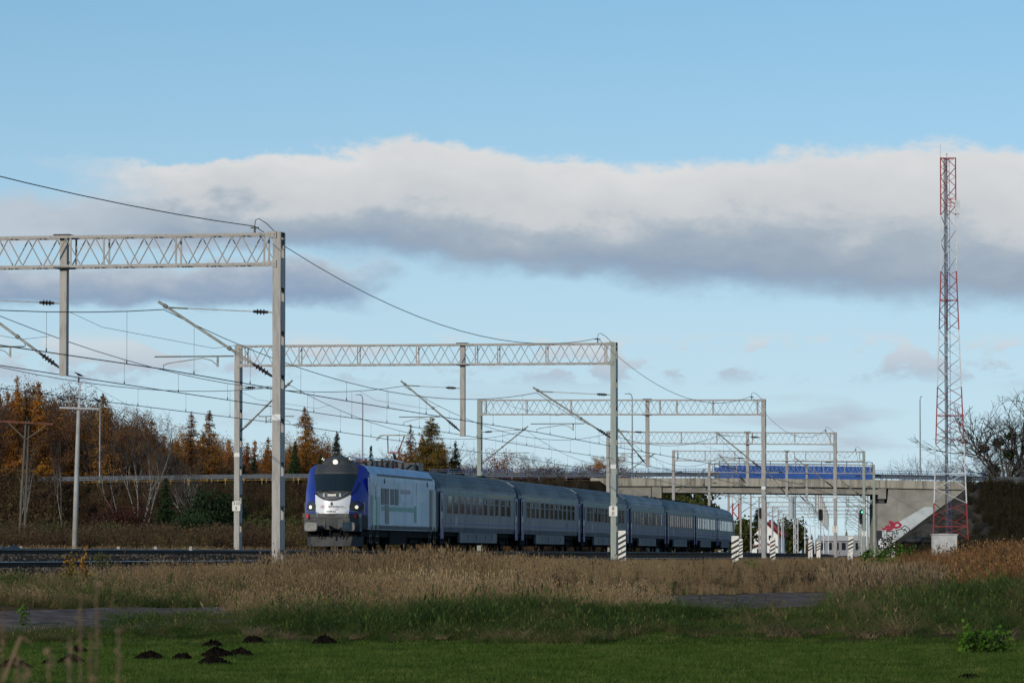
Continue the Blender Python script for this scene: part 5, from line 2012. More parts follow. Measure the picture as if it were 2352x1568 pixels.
# ------------------------------------------------------------------ striped warning posts
POSTS = [(1429, 1218, 1286, 185, 'white post with black diagonal stripes right beside the green gantry post'), (1689, 1230, 1296, 186, 'largest striped warning post, standing at the end of the last coach'),
         (1701, 1237, 1276, 290, 'small striped post half hidden behind the largest one'), (1775, 1234, 1282, 245, 'striped post just right of the third gantry post'),
         (1861.5, 1239, 1277, 305, 'worn striped post left of the pair below the bridge'), (1880, 1242, 1275, 330, 'smaller worn striped post right of the pair below the bridge'),
         (1953, 1231, 1278, 250, 'leaning striped post between the two signed gantry posts'), (2040, 1250, 1276, 360, 'small peeling striped post in weeds beside the painted abutment'), (2052, 1246, 1276, 380, 'white peeling post in weeds at the corner of the painted abutment')]
for n_, (x, y0, y1, Z, lab) in enumerate(POSTS):
    t_, b_ = px(x, y0, Z), px(x, y1, Z)
    H, w = t_.z - b_.z, 17.5 / 67 * (t_.z - b_.z) if n_ < 2 else 0.29
    w = 0.325 if n_ < 2 else 0.30
    g = thing('striped_post', lab, 'warning post', b_, R(-8), 'striped warning posts by the railway')
    m = MB()
    m.prism([(-w / 2, -0.4), (w / 2, -0.4), (w / 2, H - 0.01), (w / 2 - 0.02, H), (-w / 2 + 0.02, H), (-w / 2, H - 0.01)], 1, -0.07, 0.07)
    m.build('post', 'stripe_white', g)
    sw_ = H * 0.085
    for j in range(5 if n_ < 4 else 3):
        z = H * (0.80 - j * 0.185)
        m = MB()
        r_ = w * 0.55
        m.prism([(-w / 2, z - r_ / 2 - sw_ / 2), (w / 2, z + r_ / 2 - sw_ / 2), (w / 2, z + r_ / 2 + sw_ / 2), (-w / 2, z - r_ / 2 + sw_ / 2)], 1, -0.074, -0.0705)
        m.build('stripe', 'stripe_black', g)
    if n_ == 6:
        g.rotation_euler = (0, R(2.5), R(-8))

# ------------------------------------------------------------------ beyond the bridge
ZH = 1000.0
hb = px(1757, 1262, ZH)
hs = thing('house', 'white house with a red roof seen far off under the bridge', 'house', (hb.x, ZH, EYE), R(-14))
gw, ge, gr = 3.1, 4.6, 7.3
m = MB()
m.prism([(-gw, -1), (gw, -1), (gw, ge), (0.0, gr), (-gw, ge)], 1, 0, 9.0)
m.build('wall', 'house_white', hs)
m = MB()
for s in (-1, 1):
    m.add([(s * (gw + 0.5), -0.5, ge - 0.45), (s * (gw + 0.5), 9.4, ge - 0.45), (0, 9.4, gr + 0.12), (0, -0.5, gr + 0.12), (s * (gw + 0.5), -0.5, ge - 0.2), (s * (gw + 0.5), 9.4, ge - 0.2), (0, 9.4, gr + 0.4), (0, -0.5, gr + 0.4)],
          [(0, 1, 2, 3), (4, 5, 6, 7), (0, 4, 5, 1), (0, 3, 7, 4), (1, 2, 6, 5)])
rf = m.build('roof', 'house_roof', hs)
m = MB()
m.prism([(0.1, gr - 0.9), (4.2, gr - 3.0), (4.2, gr - 2.7), (0.5, gr + 0.9)], 1, 2.5, 7.5)
m.build('side_roof', 'house_roof', rf)
m = MB()
m.prism([(-gw - 0.2, 1.6), (0, 2.6), (gw + 0.2, 1.6), (gw + 0.2, 1.85), (0, 2.95), (-gw - 0.2, 1.85)], 1, -0.9, -0.05)
m.build('porch_roof', 'house_roof', hs)
for x, z in ((-1.3, 3.4), (1.3, 3.4), (-1.5, 0.3), (1.5, 0.3)):
    m = MB()
    m.span((x - 0.4, -0.06, z), (x + 0.4, -0.02, z + 1.1))
    m.build('window', 'glass_dark', hs)


def signal(x, y, Z, label, lit, ladder=False):
    p = px(x, y, Z)
    zb_ = gz(p.x, Z)
    g = thing('railway_signal', label, 'signal', (p.x, Z, zb_), 0, 'railway light signals')
    h = p.z - zb_
    m = MB()
    if ladder:
        for q in (-0.2, 0.2):
            m.bar((q, 0.1, -0.3), (q, 0.1, h + 0.6), 0.06)
        for zz in np.arange(0, h + 0.5, 0.35):
            m.bar((-0.2, 0.1, zz), (0.2, 0.1, zz), 0.035)
    m.tube([(0, 0.2, -0.3), (0, 0.2, h + 0.6)], 0.07, 8)
    m.build('signal_mast', 'mast_grey', g)
    m = MB()
    r_ = 0.26
    poly = [(r_ * math.cos(a), h + (0.42 if math.sin(a) > 0 else -0.42) + r_ * math.sin(a)) for a in np.linspace(0, 2 * math.pi, 21)[:-1]]
    m.prism(poly, 1, -0.06, 0.12)
    hd = m.build('signal_head', 'signal_black', g)
    for j, zz in enumerate((0.42, 0.14, -0.14, -0.42)):
        m = MB()
        m.lathe([(0.075, 0), (0.085, 0.03), (0.07, 0.05), (0.02, 0.04)], (0, -0.06, h + zz), (0, -1, 0), 10)
        m.build('signal_lamp', 'signal_green' if lit and j == 0 else 'glass_dark', hd)


signal(1980, 1186, 395, 'dark railway signal showing a green light next to the fifth gantry post', True)
signal(1885, 1182, 500, 'dark oval railway signal seen through the bridge opening', False)
signal(1748, 1178, 520, 'dark railway signal on a ladder mast left of the third gantry post', False, True)
# grey hanging weight, white ladder mast, far red and white mast, far platform lamps
wp_ = px(1818, 1165, 590)
g = thing('tension_weights', 'grey stack of hanging wire tension weights seen under the bridge', 'weights', (wp_.x, 590, gz(wp_.x, 590)))
hz_ = wp_.z - gz(wp_.x, 590)
m = MB()
for j in range(12):
    m.tube([(0, 0, hz_ - 1.5 + j * 0.25), (0, 0, hz_ - 1.5 + j * 0.25 + 0.235)], 0.40, 12)
m.build('weight_stack', 'mast_grey', g)
m = MB()
m.bar((0.55, 0.2, -0.3), (0.55, 0.2, hz_ + 2.6), 0.16)
m.bar((0.0, 0.0, hz_ + 1.5), (0.0, 0.0, hz_ + 2.5), 0.04)
m.bar((-0.1, 0.1, hz_ + 2.5), (0.6, 0.2, hz_ + 2.5), 0.1)
m.build('guide_post', 'mast_grey', g)


def lattice_pole(x, ytop, Z, w, mats, label, name='lattice_pole', ybase=1266):
    p, b_ = px(x, ytop, Z), px(x, ybase, Z)
    g = thing(name, label, 'mast', b_)
    H = p.z - b_.z
    n = max(3, int(H / 5.0)) if len(mats) > 1 else 1
    for k in range(n):
        m = MB()
        za, zb__ = H * k / n, H * (k + 1) / n
        for sx in (-1, 1):
            for sy in (-1, 1):
                m.bar((sx * w / 2, sy * w / 2, za - (0.3 if k == 0 else 0)), (sx * w / 2, sy * w / 2, zb__), w * 0.16)
        steps = max(2, int((zb__ - za) / (w * 1.2)))
        for j in range(steps):
            a, c_ = za + (zb__ - za) * j / steps, za + (zb__ - za) * (j + 1) / steps
            s = 1 if j % 2 else -1
            for sy in (-1, 1):
                m.bar((-s * w / 2, sy * w / 2, a), (s * w / 2, sy * w / 2, c_), w * 0.12)
                m.bar((sy * w / 2, -s * w / 2, a), (sy * w / 2, s * w / 2, c_), w * 0.12)
        m.build('mast_section', mats[k % len(mats)], g)
    return g


lattice_pole(1828, 1186, 640, 0.6, ('tower_white',), 'white ladder-like lattice mast far under the bridge')
lattice_pole(1690, 1118, 1500, 2.2, ('tower_red', 'tower_white'), 'far red and white antenna mast seen under the bridge behind the last coach')
for i_, (x, yt, Z) in enumerate(((1773, 1183, 700), (1796, 1187, 760), (1849, 1205, 900), (1861, 1206, 930), (1872, 1207, 980), (1892, 1204, 860), (1903, 1207, 960))):
    p, b_ = px(x, yt, Z), px(x, 1268, Z)
    g = thing('platform_mast', '%s pale slender mast from the left, at the far station under the bridge' % ORD[i_], 'mast', b_, 0, 'pale masts of the far station')
    m = MB()
    m.tube([(0, 0, -0.3), (0, 0, p.z - b_.z)], [0.14, 0.09], 6)
    m.build('pole', 'tower_white', g)
    m = MB()
    m.bar((-0.7, 0, p.z - b_.z), (0.15, 0, p.z - b_.z - 0.1), 0.16)
    m.build('lamp_arm', 'mast_grey', g)
fb = px(1925, 1262, 1300)
g = thing('far_station_building', 'hazy grey station building far beyond the bridge', 'building', (fb.x, 1300, EYE))
m = MB()
m.span((-6.0, 0, -1), (7.0, 8, 4.2))
m.build('wall', 'far_building', g)
m = MB()
m.prism([(-6.6, 4.2), (7.6, 4.2), (6.0, 5.8), (-5.0, 5.8)], 1, -0.5, 8.5)
m.build('roof', 'mast_grey', g)
for j in range(6):
    m = MB()
    m.span((-5.2 + j * 2.1, -0.06, 1.4), (-4.0 + j * 2.1, -0.02, 3.6))
    m.build('window', 'glass_dark', g)

# ------------------------------------------------------------------ plants: mesh makers
def leaf_quads(P, size, r, flat=0.0, aspect=1.0):
    """random small quads at points P"""
    n = len(P)
    a = r.normal(size=(n, 3))
    a /= np.linalg.norm(a, axis=1)[:, None]
    b = r.normal(size=(n, 3))
    b -= a * (a * b).sum(1)[:, None]
    b /= np.linalg.norm(b, axis=1)[:, None]
    if flat:
        b[:, 2] *= (1 - flat)
    s = (size * r.uniform(0.6, 1.3, n))[:, None] * 0.5
    a, b = a * s * aspect, b * s
    V = np.stack([P - a - b, P + a - b * 0.4, P + a * 0.6 + b, P - a * 0.8 + b * 0.7], 1).reshape(-1, 3)
    return V, np.arange(4 * n).reshape(-1, 4)


def sticks(A, B, ra, rb):
    """three-sided tapered sticks from A to B"""
    A, B = np.asarray(A, float), np.asarray(B, float)
    n = len(A)
    d = B - A
    d /= np.maximum(np.linalg.norm(d, axis=1), 1e-6)[:, None]
    up = np.where(np.abs(d[:, 2:3]) > 0.9, np.array([[1.0, 0, 0]]), np.array([[0, 0, 1.0]]))
    s = np.cross(d, up)
    s /= np.linalg.norm(s, axis=1)[:, None]
    u = np.cross(s, d)
    ra, rb = np.broadcast_to(ra, n)[:, None], np.broadcast_to(rb, n)[:, None]
    V = []
    for base, rr in ((A, ra), (B, rb)):
        for k in range(3):
            an = 2 * math.pi * k / 3
            V.append(base + (s * math.cos(an) + u * math.sin(an)) * rr)
    V = np.stack(V, 1).reshape(-1, 3)
    o = np.arange(n)[:, None] * 6
    F = np.concatenate([o + np.array([[k, (k + 1) % 3, 3 + (k + 1) % 3, 3 + k]]) for k in range(3)])
    return V, F


def join(parts):
    V, F, o = [], [], 0
    for v, f in parts:
        V.append(v)
        F.append(f + o)
        o += len(v)
    return np.concatenate(V), np.concatenate(F)


def conifer(seed, H=18.0, Rm=3.0, bark='bark_dark', leaf='larch_rust', nleaf=5200, size=0.26, droop=0.15, bottom=0.12, power=0.85, ragged=0.35, open_=0.0):
    r = np.random.default_rng(seed)
    lean = r.normal(0, 0.015, 2)
    A, B, P = [], [], []
    nb = int(H * 15)
    zf = bottom + (1 - bottom) * r.uniform(0, 1, nb) ** 0.9
    LB = Rm * ((1 - zf) ** power) * r.uniform(1 - ragged, 1.08, nb) * np.where(zf > bottom + 0.1, 1.0, 0.75) + 0.15
    PER = np.maximum(3, (nleaf * LB ** 1.3 / (LB ** 1.3).sum()).astype(int))
    for z, Lb, per in zip(zf, LB, PER):
        an = r.uniform(0, 2 * math.pi)
        z0 = z * H
        c0 = np.array([lean[0] * z0, lean[1] * z0, z0])
        tip = c0 + np.array([math.cos(an) * Lb, math.sin(an) * Lb, Lb * (r.uniform(-droop, 0.25) - droop * 0.5)])
        A.append(c0)
        B.append(tip)
        f = r.uniform(0.12 + open_, 1.03, per)
        q = c0 + (tip - c0) * f[:, None]
        q += r.normal(0, 1, (per, 3)) * np.array([0.17, 0.17, 0.12]) * (0.55 + 0.40 * Lb)
        q[:, 2] -= droop * 0.6 * f * r.uniform(0, 1, per)
        P.append(q)
    top = np.array([lean[0] * H, lean[1] * H, H])
    trunk = MB()
    trunk.tube([(0, 0, -0.5), tuple(top * 0.5), tuple(top)], [H * 0.0125, H * 0.008, 0.02], 6)
    A, B = np.array(A), np.array(B)
    tv, tf = sticks(A, B, 0.03, 0.008)
    tv0 = np.array(trunk.v)
    quad = np.array([f for f in trunk.f if len(f) == 4])
    V, F = join([(tv0, quad), (tv, tf)])
    tm = npmesh('trunk', V, F, bark)
    LV, LF = leaf_quads(np.concatenate(P), size, r)
    return tm, npmesh('crown', LV, LF, leaf)


def branching(seed, H=16.0, spread=0.5, depth=6, r0=0.22, up=0.25, first=0.3, kids=(2, 4), trunk_lean=0.06, stems=1, shrink=(0.62, 0.85)):
    """bare tree: list of sticks and the twig ends"""
    r = np.random.default_rng(seed)
    A, B, RA, RB, tips = [], [], [], [], []

    def grow(p, d, L, rad, lev):
        n = 3 if lev < 2 else 2
        for i in range(n):
            d2 = d + r.normal(0, 0.10 + 0.04 * lev, 3)
            d2[2] += up * 0.25
            d2 /= np.linalg.norm(d2)
            q = p + d2 * L / n
            A.append(p)
            B.append(q)
            RA.append(rad * (1 - 0.35 * i / n))
            RB.append(rad * (1 - 0.35 * (i + 1) / n))
            if lev >= 1 and lev < depth and i < n - 1 and r.random() < 0.75:
                side(q, d2, L * r.uniform(0.45, 0.7), rad * 0.45, lev + 1)
            p, d = q, d2
        if lev < depth:
            for _ in range(r.integers(kids[0], kids[1])):
                side(p, d, L * r.uniform(*shrink), rad * 0.62, lev + 1)
        else:
            tips.append(p)

    def side(p, d, L, rad, lev):
        v = r.normal(0, 1, 3)
        v -= d * v.dot(d)
        v /= np.linalg.norm(v)
        d2 = d + v * spread * r.uniform(0.6, 1.4)
        d2[2] += up * 0.4
        grow(p, d2 / np.linalg.norm(d2), L, max(rad, 0.008), lev)

    for s in range(stems):
        d = np.array([r.normal(0, trunk_lean if stems == 1 else 0.28), r.normal(0, trunk_lean if stems == 1 else 0.2), 1.0])
        grow(np.array([0, 0, -0.4]), d / np.linalg.norm(d), H * first * r.uniform(0.8, 1.1), r0, 0)
    A, B = np.array(A), np.array(B)
    k = H / max(B[:, 2].max(), 1e-3)
    return A * k, B * k, np.array(RA), np.array(RB), np.array(tips) * k


def bare_tree(seed, H, bark, leaf=None, nleaf=0, size=0.2, split=0.03, **kw):
    A, B, RA, RB, tips = branching(seed, H, **kw)
    V, F = sticks(A, B, RA, RB)
    big = RA > split
    tv, tf = sticks(A[big], B[big], RA[big], RB[big])
    cv, cf = sticks(A[~big], B[~big], np.maximum(RA[~big], 0.012), np.maximum(RB[~big], 0.008))
    trunk = npmesh('trunk', tv, tf, bark)
    parts = [(cv, cf)]
    crown = npmesh('twigs', cv, cf, 'twig' if bark != 'bark_birch' else 'bark_grey')
    lm = None
    if leaf:
        r = np.random.default_rng(seed + 99)
        src = np.concatenate([tips, B[~big]])
        P = src[r.integers(0, len(src), nleaf)] + r.normal(0, 0.35, (nleaf, 3))
        LV, LF = leaf_quads(P, size, r)
        lm = npmesh('crown', LV, LF, leaf)
    return trunk, crown, lm


def put_tree(proto, p, scale, label, cat='tree', group=None, rz=None, name='tree', sx=1.0):
    t_ = thing(name, label, cat, p, random.uniform(0, 6.28) if rz is None else rz, group)
    t_.scale = (scale * sx, scale * sx, scale)
    for me in proto:
        if me is not None:
            place(me.name.split('.')[0], me, t_)
    return t_


PR = {}
PR['rust'] = [conifer(s, leaf='larch_rust', Rm=3.0, ragged=0.55, nleaf=13000, size=0.14) for s in (1, 2, 3)]
PR['gold'] = [conifer(s, leaf='larch_orange', Rm=3.3, nleaf=5600, size=0.15, open_=0.05, ragged=0.6, bottom=0.25, power=0.7, droop=0.3) for s in (4, 5)]
PR['big_rust'] = [conifer(6, leaf='larch_orange', Rm=5.2, nleaf=20000, size=0.14, power=0.7, ragged=0.5, droop=0.25)]
PR['olive'] = [conifer(7, leaf='larch_olive', Rm=5.6, nleaf=34000, size=0.14, power=0.62, ragged=0.4), conifer(8, leaf='larch_olive', Rm=3.6, nleaf=18000, size=0.14)]
PR['brown_larch'] = [conifer(9, leaf='brown_leaf', Rm=4.0, nleaf=7000, size=0.15, open_=0.1, ragged=0.5, droop=0.3)]
PR['spruce'] = [conifer(s, leaf='spruce_green', Rm=3.4, nleaf=17000, size=0.22, bottom=0.03, droop=0.3, ragged=0.25) for s in (10, 11)]
PR['grey_spruce'] = [conifer(12, leaf='spruce_grey', Rm=3.9, nleaf=17000, size=0.21, bottom=0.03, droop=0.25, ragged=0.35)]
PR['brown'] = [bare_tree(s, 16, 'bark_dark', 'brown_leaf', 14000, 0.115, spread=0.45, depth=5, r0=0.16) for s in (20, 21, 22)]
PR['rust_leaf'] = [bare_tree(s, 16, 'bark_dark', 'larch_rust', 14000, 0.115, spread=0.4, depth=5, r0=0.15) for s in (23, 24)]
PR['bare'] = [bare_tree(s, 16, 'bark_grey', spread=0.42, depth=6, r0=0.13, kids=(2, 4)) for s in (25, 26)]
PR['birch'] = [bare_tree(s, 12, 'bark_birch', spread=0.28, depth=4, r0=0.05, up=0.5, stems=4, first=0.42, split=0.012) for s in (30, 31)]
PR['birch_single'] = [bare_tree(s, 14, 'bark_birch', spread=0.30, depth=4, r0=0.06, up=0.6, first=0.45, split=0.015) for s in (32,)]


def foliage_clump(seed, leaf, n, size, shape, bark='twig', nst=30, H=2.0, Rr=1.2):
    """bush: sticks from the foot plus leaves"""
    r = np.random.default_rng(seed)
    an = r.uniform(0, 6.28, nst)
    rad = r.uniform(0.2, 1, nst) * Rr
    B = np.stack([np.cos(an) * rad, np.sin(an) * rad, H * r.uniform(0.5, 1.0, nst)], 1)
    A = B * np.array([0.15, 0.15, 0]) - np.array([0, 0, 0.1])
    sv_, sf_ = sticks(A, B, 0.02, 0.008)
    if n:
        f = r.uniform(0.25, 1.05, n)
        k = r.integers(0, nst, n)
        P = A[k] + (B[k] - A[k]) * f[:, None] + r.normal(0, 0.16, (n, 3)) * Rr
        P[:, 2] = np.maximum(P[:, 2], 0.02)
        LV, LF = leaf_quads(P, size, r)
        return npmesh('stems', sv_, sf_, bark), npmesh('foliage', LV, LF, leaf)
    return npmesh('stems', sv_, sf_, bark), None


# ------------------------------------------------------------------ the wood behind the road
def tree_at(kind, x, ytop, Z, label, group=None, idx=0, cat='tree', name=None, sx=1.0, rz=None):
    p = px(x, ytop, Z)
    zb_ = gz(p.x, Z)
    pr = PR[kind][idx % len(PR[kind])]
    hz = max(v.co.z for v in pr[0].vertices) if len(pr[0].vertices) < 20000 else 16.0
    return put_tree(pr, (p.x, Z, zb_), (p.z - zb_) / PROTO_H[kind], label, cat, group, rz, name or NAMES[kind], sx)


PROTO_H = {k: 18.0 for k in PR}
for k, h in (('brown', 16), ('rust_leaf', 16), ('bare', 16), ('birch', 12), ('birch_single', 14)):
    PROTO_H[k] = float(h)
NAMES = {'rust': 'larch_tree', 'gold': 'larch_tree', 'big_rust': 'larch_tree', 'olive': 'larch_tree', 'brown_larch': 'larch_tree', 'spruce': 'spruce_tree', 'grey_spruce': 'spruce_tree', 'brown': 'leafy_tree', 'rust_leaf': 'leafy_tree', 'bare': 'bare_tree', 'birch': 'birch_tree', 'birch_single': 'birch_tree'}
GW = 'trees of the wood behind the road'
skyline = [(-60, 880), (0, 885), (40, 868), (110, 890), (160, 912), (200, 930), (240, 930), (280, 955), (320, 948), (360, 962), (400, 985), (440, 985), (480, 985), (520, 992), (600, 1000), (650, 992), (700, 985), (740, 1000), (770, 1030), (800, 1060), (870, 1062), (920, 1015), (950, 1000), (990, 990), (1030, 1020), (1060, 1045), (1100, 1062), (1180, 1066), (1240, 1062), (1340, 1056), (1400, 1066), (1440, 1075)]
sxs, sys_ = zip(*skyline)
ZONES = [(20, 'at the left edge'), (70, 'behind the wooden pole'), (125, 'right of the wooden pole'), (175, 'left of the concrete pole'), (215, 'right behind the concrete pole'), (262, 'behind the left street lamp'), (310, 'left of the white birch'), (360, 'right of the white birch'), (410, 'above the narrow spruce'), (460, 'above the broad pine'),
         (510, 'by the small birch'), (555, 'behind the 310 5 post'), (600, 'right of the 310 5 post'), (640, 'left of the tallest gantry post'), (690, 'right of the tallest gantry post'), (740, 'left above the locomotive'), (800, 'above the locomotive cab'), (900, 'behind the locomotive roof'), (960, 'behind the pantograph'), (1020, 'behind the first coach front'),
         (1090, 'left of the third gantry'), (1160, 'right of the third gantry'), (1240, 'above the second coach'), (1330, 'above the third coach'), (1500, 'left of the bridge')]
ROWN = ('front-row', 'second-row', 'third-row', 'fourth-row', 'back-row')
KN = {'rust': 'rust-orange larch', 'gold': 'thin golden larch', 'brown': 'dark brown half-bare tree', 'rust_leaf': 'rust-leaved broad tree', 'bare': 'bare grey tree', 'spruce': 'dark green spruce'}
USED = {}


def wood_label(kd, row, x):
    z = next(t for b, t in ZONES if x < b)
    l = '%s %s of the wood %s' % (ROWN[row], KN[kd], z)
    USED[l] = USED.get(l, 0) + 1
    return l if USED[l] == 1 else l.replace(' of the wood', ', %s one, in the wood' % ('second', 'third', 'fourth', 'fifth')[USED[l] - 2])


rr = random.Random(5)
n_ = 0
for row, Z in enumerate((489, 497, 506, 517, 530)):
    x = -40.0 + rr.uniform(0, 20)
    while x < 1430:
        base_y = float(np.interp(x, sxs, sys_))
        lift = (1.0, 0.75, 0.45, 0.2, 0.0)[row] * (62 if x < 800 else 30)
        yt = base_y + rr.uniform(0, 26) + lift * rr.uniform(0.5, 1.0)
        if x < 260:
            kd = rr.choice(['rust', 'rust', 'rust_leaf', 'brown', 'bare', 'gold', 'rust', 'bare'])
        elif x < 400:
            kd = rr.choice(['brown', 'brown', 'rust', 'bare', 'rust_leaf'])
        elif x < 780:
            kd = rr.choice(['spruce', 'spruce', 'brown']) if row < 2 else rr.choice(['rust', 'gold', 'brown', 'rust_leaf', 'rust', 'bare'])
            if row < 2 and x > 400:
                yt += 22
        elif x < 1060:
            kd = rr.choice(['gold', 'rust', 'rust_leaf', 'bare'])
        else:
            kd = rr.choice(['brown', 'brown', 'bare', 'rust_leaf', 'bare'])
        if 790 < x < 900 and row < 3:
            x += 30
            continue
        tree_at(kd, x, yt, Z + rr.uniform(-2.5, 2.5), wood_label(kd, row, x), GW, rr.randrange(3), sx=rr.uniform(0.85, 1.2) * (1.0 if x < 1000 else 1.25))
        n_ += 1
        x += rr.uniform(20, 38) if x < 800 else rr.uniform(26, 46)
# trees one can pick out
tree_at('gold', 238, 903, 486, 'spiky golden larch standing right behind the street lamp at the left', idx=0, sx=1.25)
tree_at('gold', 435, 944, 486, 'pale golden larch rising above the wood, left one of two', idx=1, sx=1.2)
tree_at('gold', 483, 942, 487, 'pale golden larch rising above the wood, right one of two', idx=0, sx=1.25)
tree_at('rust', 40, 862, 486, 'tallest rust-coloured larch at the left edge', idx=0)
tree_at('rust', 92, 876, 487, 'tall dense rust-coloured larch right of the wooden pole', idx=1, sx=1.15)
tree_at('big_rust', 706, 934, 484, 'big bright orange larch just right of the nearest gantry post')
tree_at('spruce', 676, 1012, 481, 'dark spruce below the big orange larch', idx=0, sx=1.1)
tree_at('spruce', 735, 1040, 481, 'low dark spruce between the gantry post and the locomotive', idx=1, sx=1.3)
tree_at('grey_spruce', 775, 990, 482, 'grey-green spruce with a pointed top above the locomotive', sx=0.95)
tree_at('spruce', 850, 1021, 500, 'small lone spruce top behind the locomotive roof', idx=0, sx=0.5)
tree_at('brown_larch', 941, 974, 488, 'open brown larch behind the pantograph')
tree_at('olive', 990, 957, 486, 'large olive-yellow larch behind the first coach', idx=0)
tree_at('olive', 1040, 1012, 490, 'lower olive larch leaning against the large one', idx=1)
tree_at('brown', 318, 938, 485, 'dark red-brown tree in the middle of the left wood', idx=0)
tree_at('bare', 275, 935, 486, 'bare grey tree between the left larches', idx=0)
tree_at('rust_leaf', 1368, 1040, 482, 'rust-leaved tree behind the bridge railing', idx=0, sx=1.5)
tree_at('bare', 1220, 1034, 462, 'bare bush-like tree in front of the bridge railing above the first coach', idx=1, sx=1.4)
tree_at('bare', 1300, 1055, 462, 'bare small tree left of the bridge abutment', idx=0, sx=1.3)
# birches in front of the guard rail, spruces and pine on the slope
tree_at('birch', 316, 942, 445, 'white many-stemmed bare birch in front of the guard rail', idx=0, rz=0.4)
tree_at('birch', 466, 1006, 447, 'smaller white birch in front of the guard rail, left of the gantry', idx=1, rz=1.0)
tree_at('birch_single', 36, 1005, 440, 'slender white birch left of the wooden pole', sx=0.7)
tree_at('birch_single', 64, 1000, 442, 'slender white birch right behind the wooden pole', sx=0.6, rz=2.0)
tree_at('birch_single', 148, 985, 443, 'slender birch left of the concrete line pole', sx=0.5, rz=4.0)
tree_at('birch_single', 560, 1090, 440, 'thin leaning birch right of the sign 310 5', sx=0.9, rz=3.0)
tree_at('spruce', 382, 1096, 395, 'narrow dark green spruce on the slope below the guard rail', idx=0, sx=1.25)
pm_ = foliage_clump(51, 'spruce_green', 17000, 0.17, None, 'bark_dark', 120, 5.6, 3.0)
pp = px(493, 1258, 380)
put_tree(pm_, (pp.x, 380, gz(pp.x, 380)), 1.0, 'broad dark green pine bush beside the narrow spruce', 'tree', None, 0.5, 'pine_tree')
pp = px(440, 1258, 330)
put_tree(pm_, (pp.x, 330, gz(pp.x, 330)), 0.55, 'low dark green pine bush between the spruce and the broad pine', 'tree', None, 2.5, 'pine_tree')
rm_ = foliage_clump(52, 'shrub_red', 7000, 0.14, None, 'twig', 90, 4.4, 2.6)
pp = px(285, 1258, 390)
put_tree(rm_, (pp.x, 390, gz(pp.x, 390)), 1.05, 'dark wine-red shrub below the white birch', 'shrub', None, 0.0, 'shrub')
gm_ = [foliage_clump(80 + j, 'shrub_green' if j % 2 == 0 else 'shrub_brown', 4000, 0.11, None, 'twig', 80, 3.2, 1.7) for j in range(4)]
for j, (x, Z, sc, lab) in enumerate(((120, 300, 0.75, 'olive shrub between the wooden pole and the concrete pole'), (228, 330, 0.9, 'brown shrub right of the concrete pole'), (255, 285, 0.7, 'yellow-green shrub left of the wine-red shrub'), (345, 300, 0.7, 'brown shrub in front of the white birch'), (600, 310, 0.9, 'olive shrub left of the tallest gantry post'),
                                 (20, 290, 0.8, 'green shrub at the left edge behind the far track'), (668, 350, 1.0, 'brown shrub between the tallest gantry post and the locomotive'), (420, 270, 0.5, 'low olive shrub in front of the narrow spruce'), (1250, 458, 1.1, 'olive shrub on the slope above the second coach'), (1340, 459, 1.1, 'brown shrub left of the bridge abutment'))):
    p_ = px(x, 1258, Z)
    put_tree(gm_[j % 4], (p_.x, Z, gz(p_.x, Z) - 0.05), sc, lab, 'shrub', None, None, 'shrub')
# right-hand trees
RB = bare_tree(61, 19, 'bark_grey', spread=0.55, depth=6, r0=0.36, up=0.14, first=0.22, kids=(2, 4), trunk_lean=0.12, split=0.05)
RB2 = bare_tree(64, 19, 'bark_grey', spread=0.52, depth=6, r0=0.32, up=0.2, first=0.25, kids=(2, 4), trunk_lean=0.1, split=0.05)
for x, yt, Z, pr, rz_, lab, mist in ((2278, 902, 492, RB, 0.0, 'large bare tree with dark mistletoe balls right of the mast', 1), (2375, 880, 500, RB2, 1.0, 'large bare tree cut by the right edge', 1), (2330, 960, 510, RB2, 3.0, 'smaller bare tree between the two large ones', 0),
                                     (2240, 1030, 515, RB, 2.0, 'low bare tree right behind the mast', 0)):
    p = px(x, yt, Z)
    zb_ = gz(p.x, Z)
    t_ = put_tree(pr, (p.x, Z, zb_), (p.z - zb_) / 19.0, lab, 'tree', None, rz_, 'bare_tree', 1.25)
    if mist:
        tv_ = np.array([v.co[:] for v in pr[0].vertices])
        tv_ = tv_[tv_[:, 2] > 5.0]
        r = np.random.default_rng(3)
        for j in range(6):
            q = tv_[r.integers(0, len(tv_))]
            PT = r.normal(0, 1, (260, 3))
            PT = q + PT / np.linalg.norm(PT, axis=1)[:, None] * r.uniform(0.1, 0.55, (260, 1))
            LV, LF = leaf_quads(PT, 0.22, r)
            place('mistletoe', npmesh('mistletoe', LV, LF, 'spruce_green'), t_)
tree_at('bare', 2128, 1046, 505, 'bare birch-like tree behind the bridge railing left of the mast', idx=0, sx=0.9)
tree_at('bare', 2152, 1036, 508, 'bare thin tree behind the bridge railing just at the mast', idx=1, sx=0.9)
tree_at('bare', 2105, 1062, 512, 'low bare tree beside the dark street lamp', idx=1, sx=0.8)
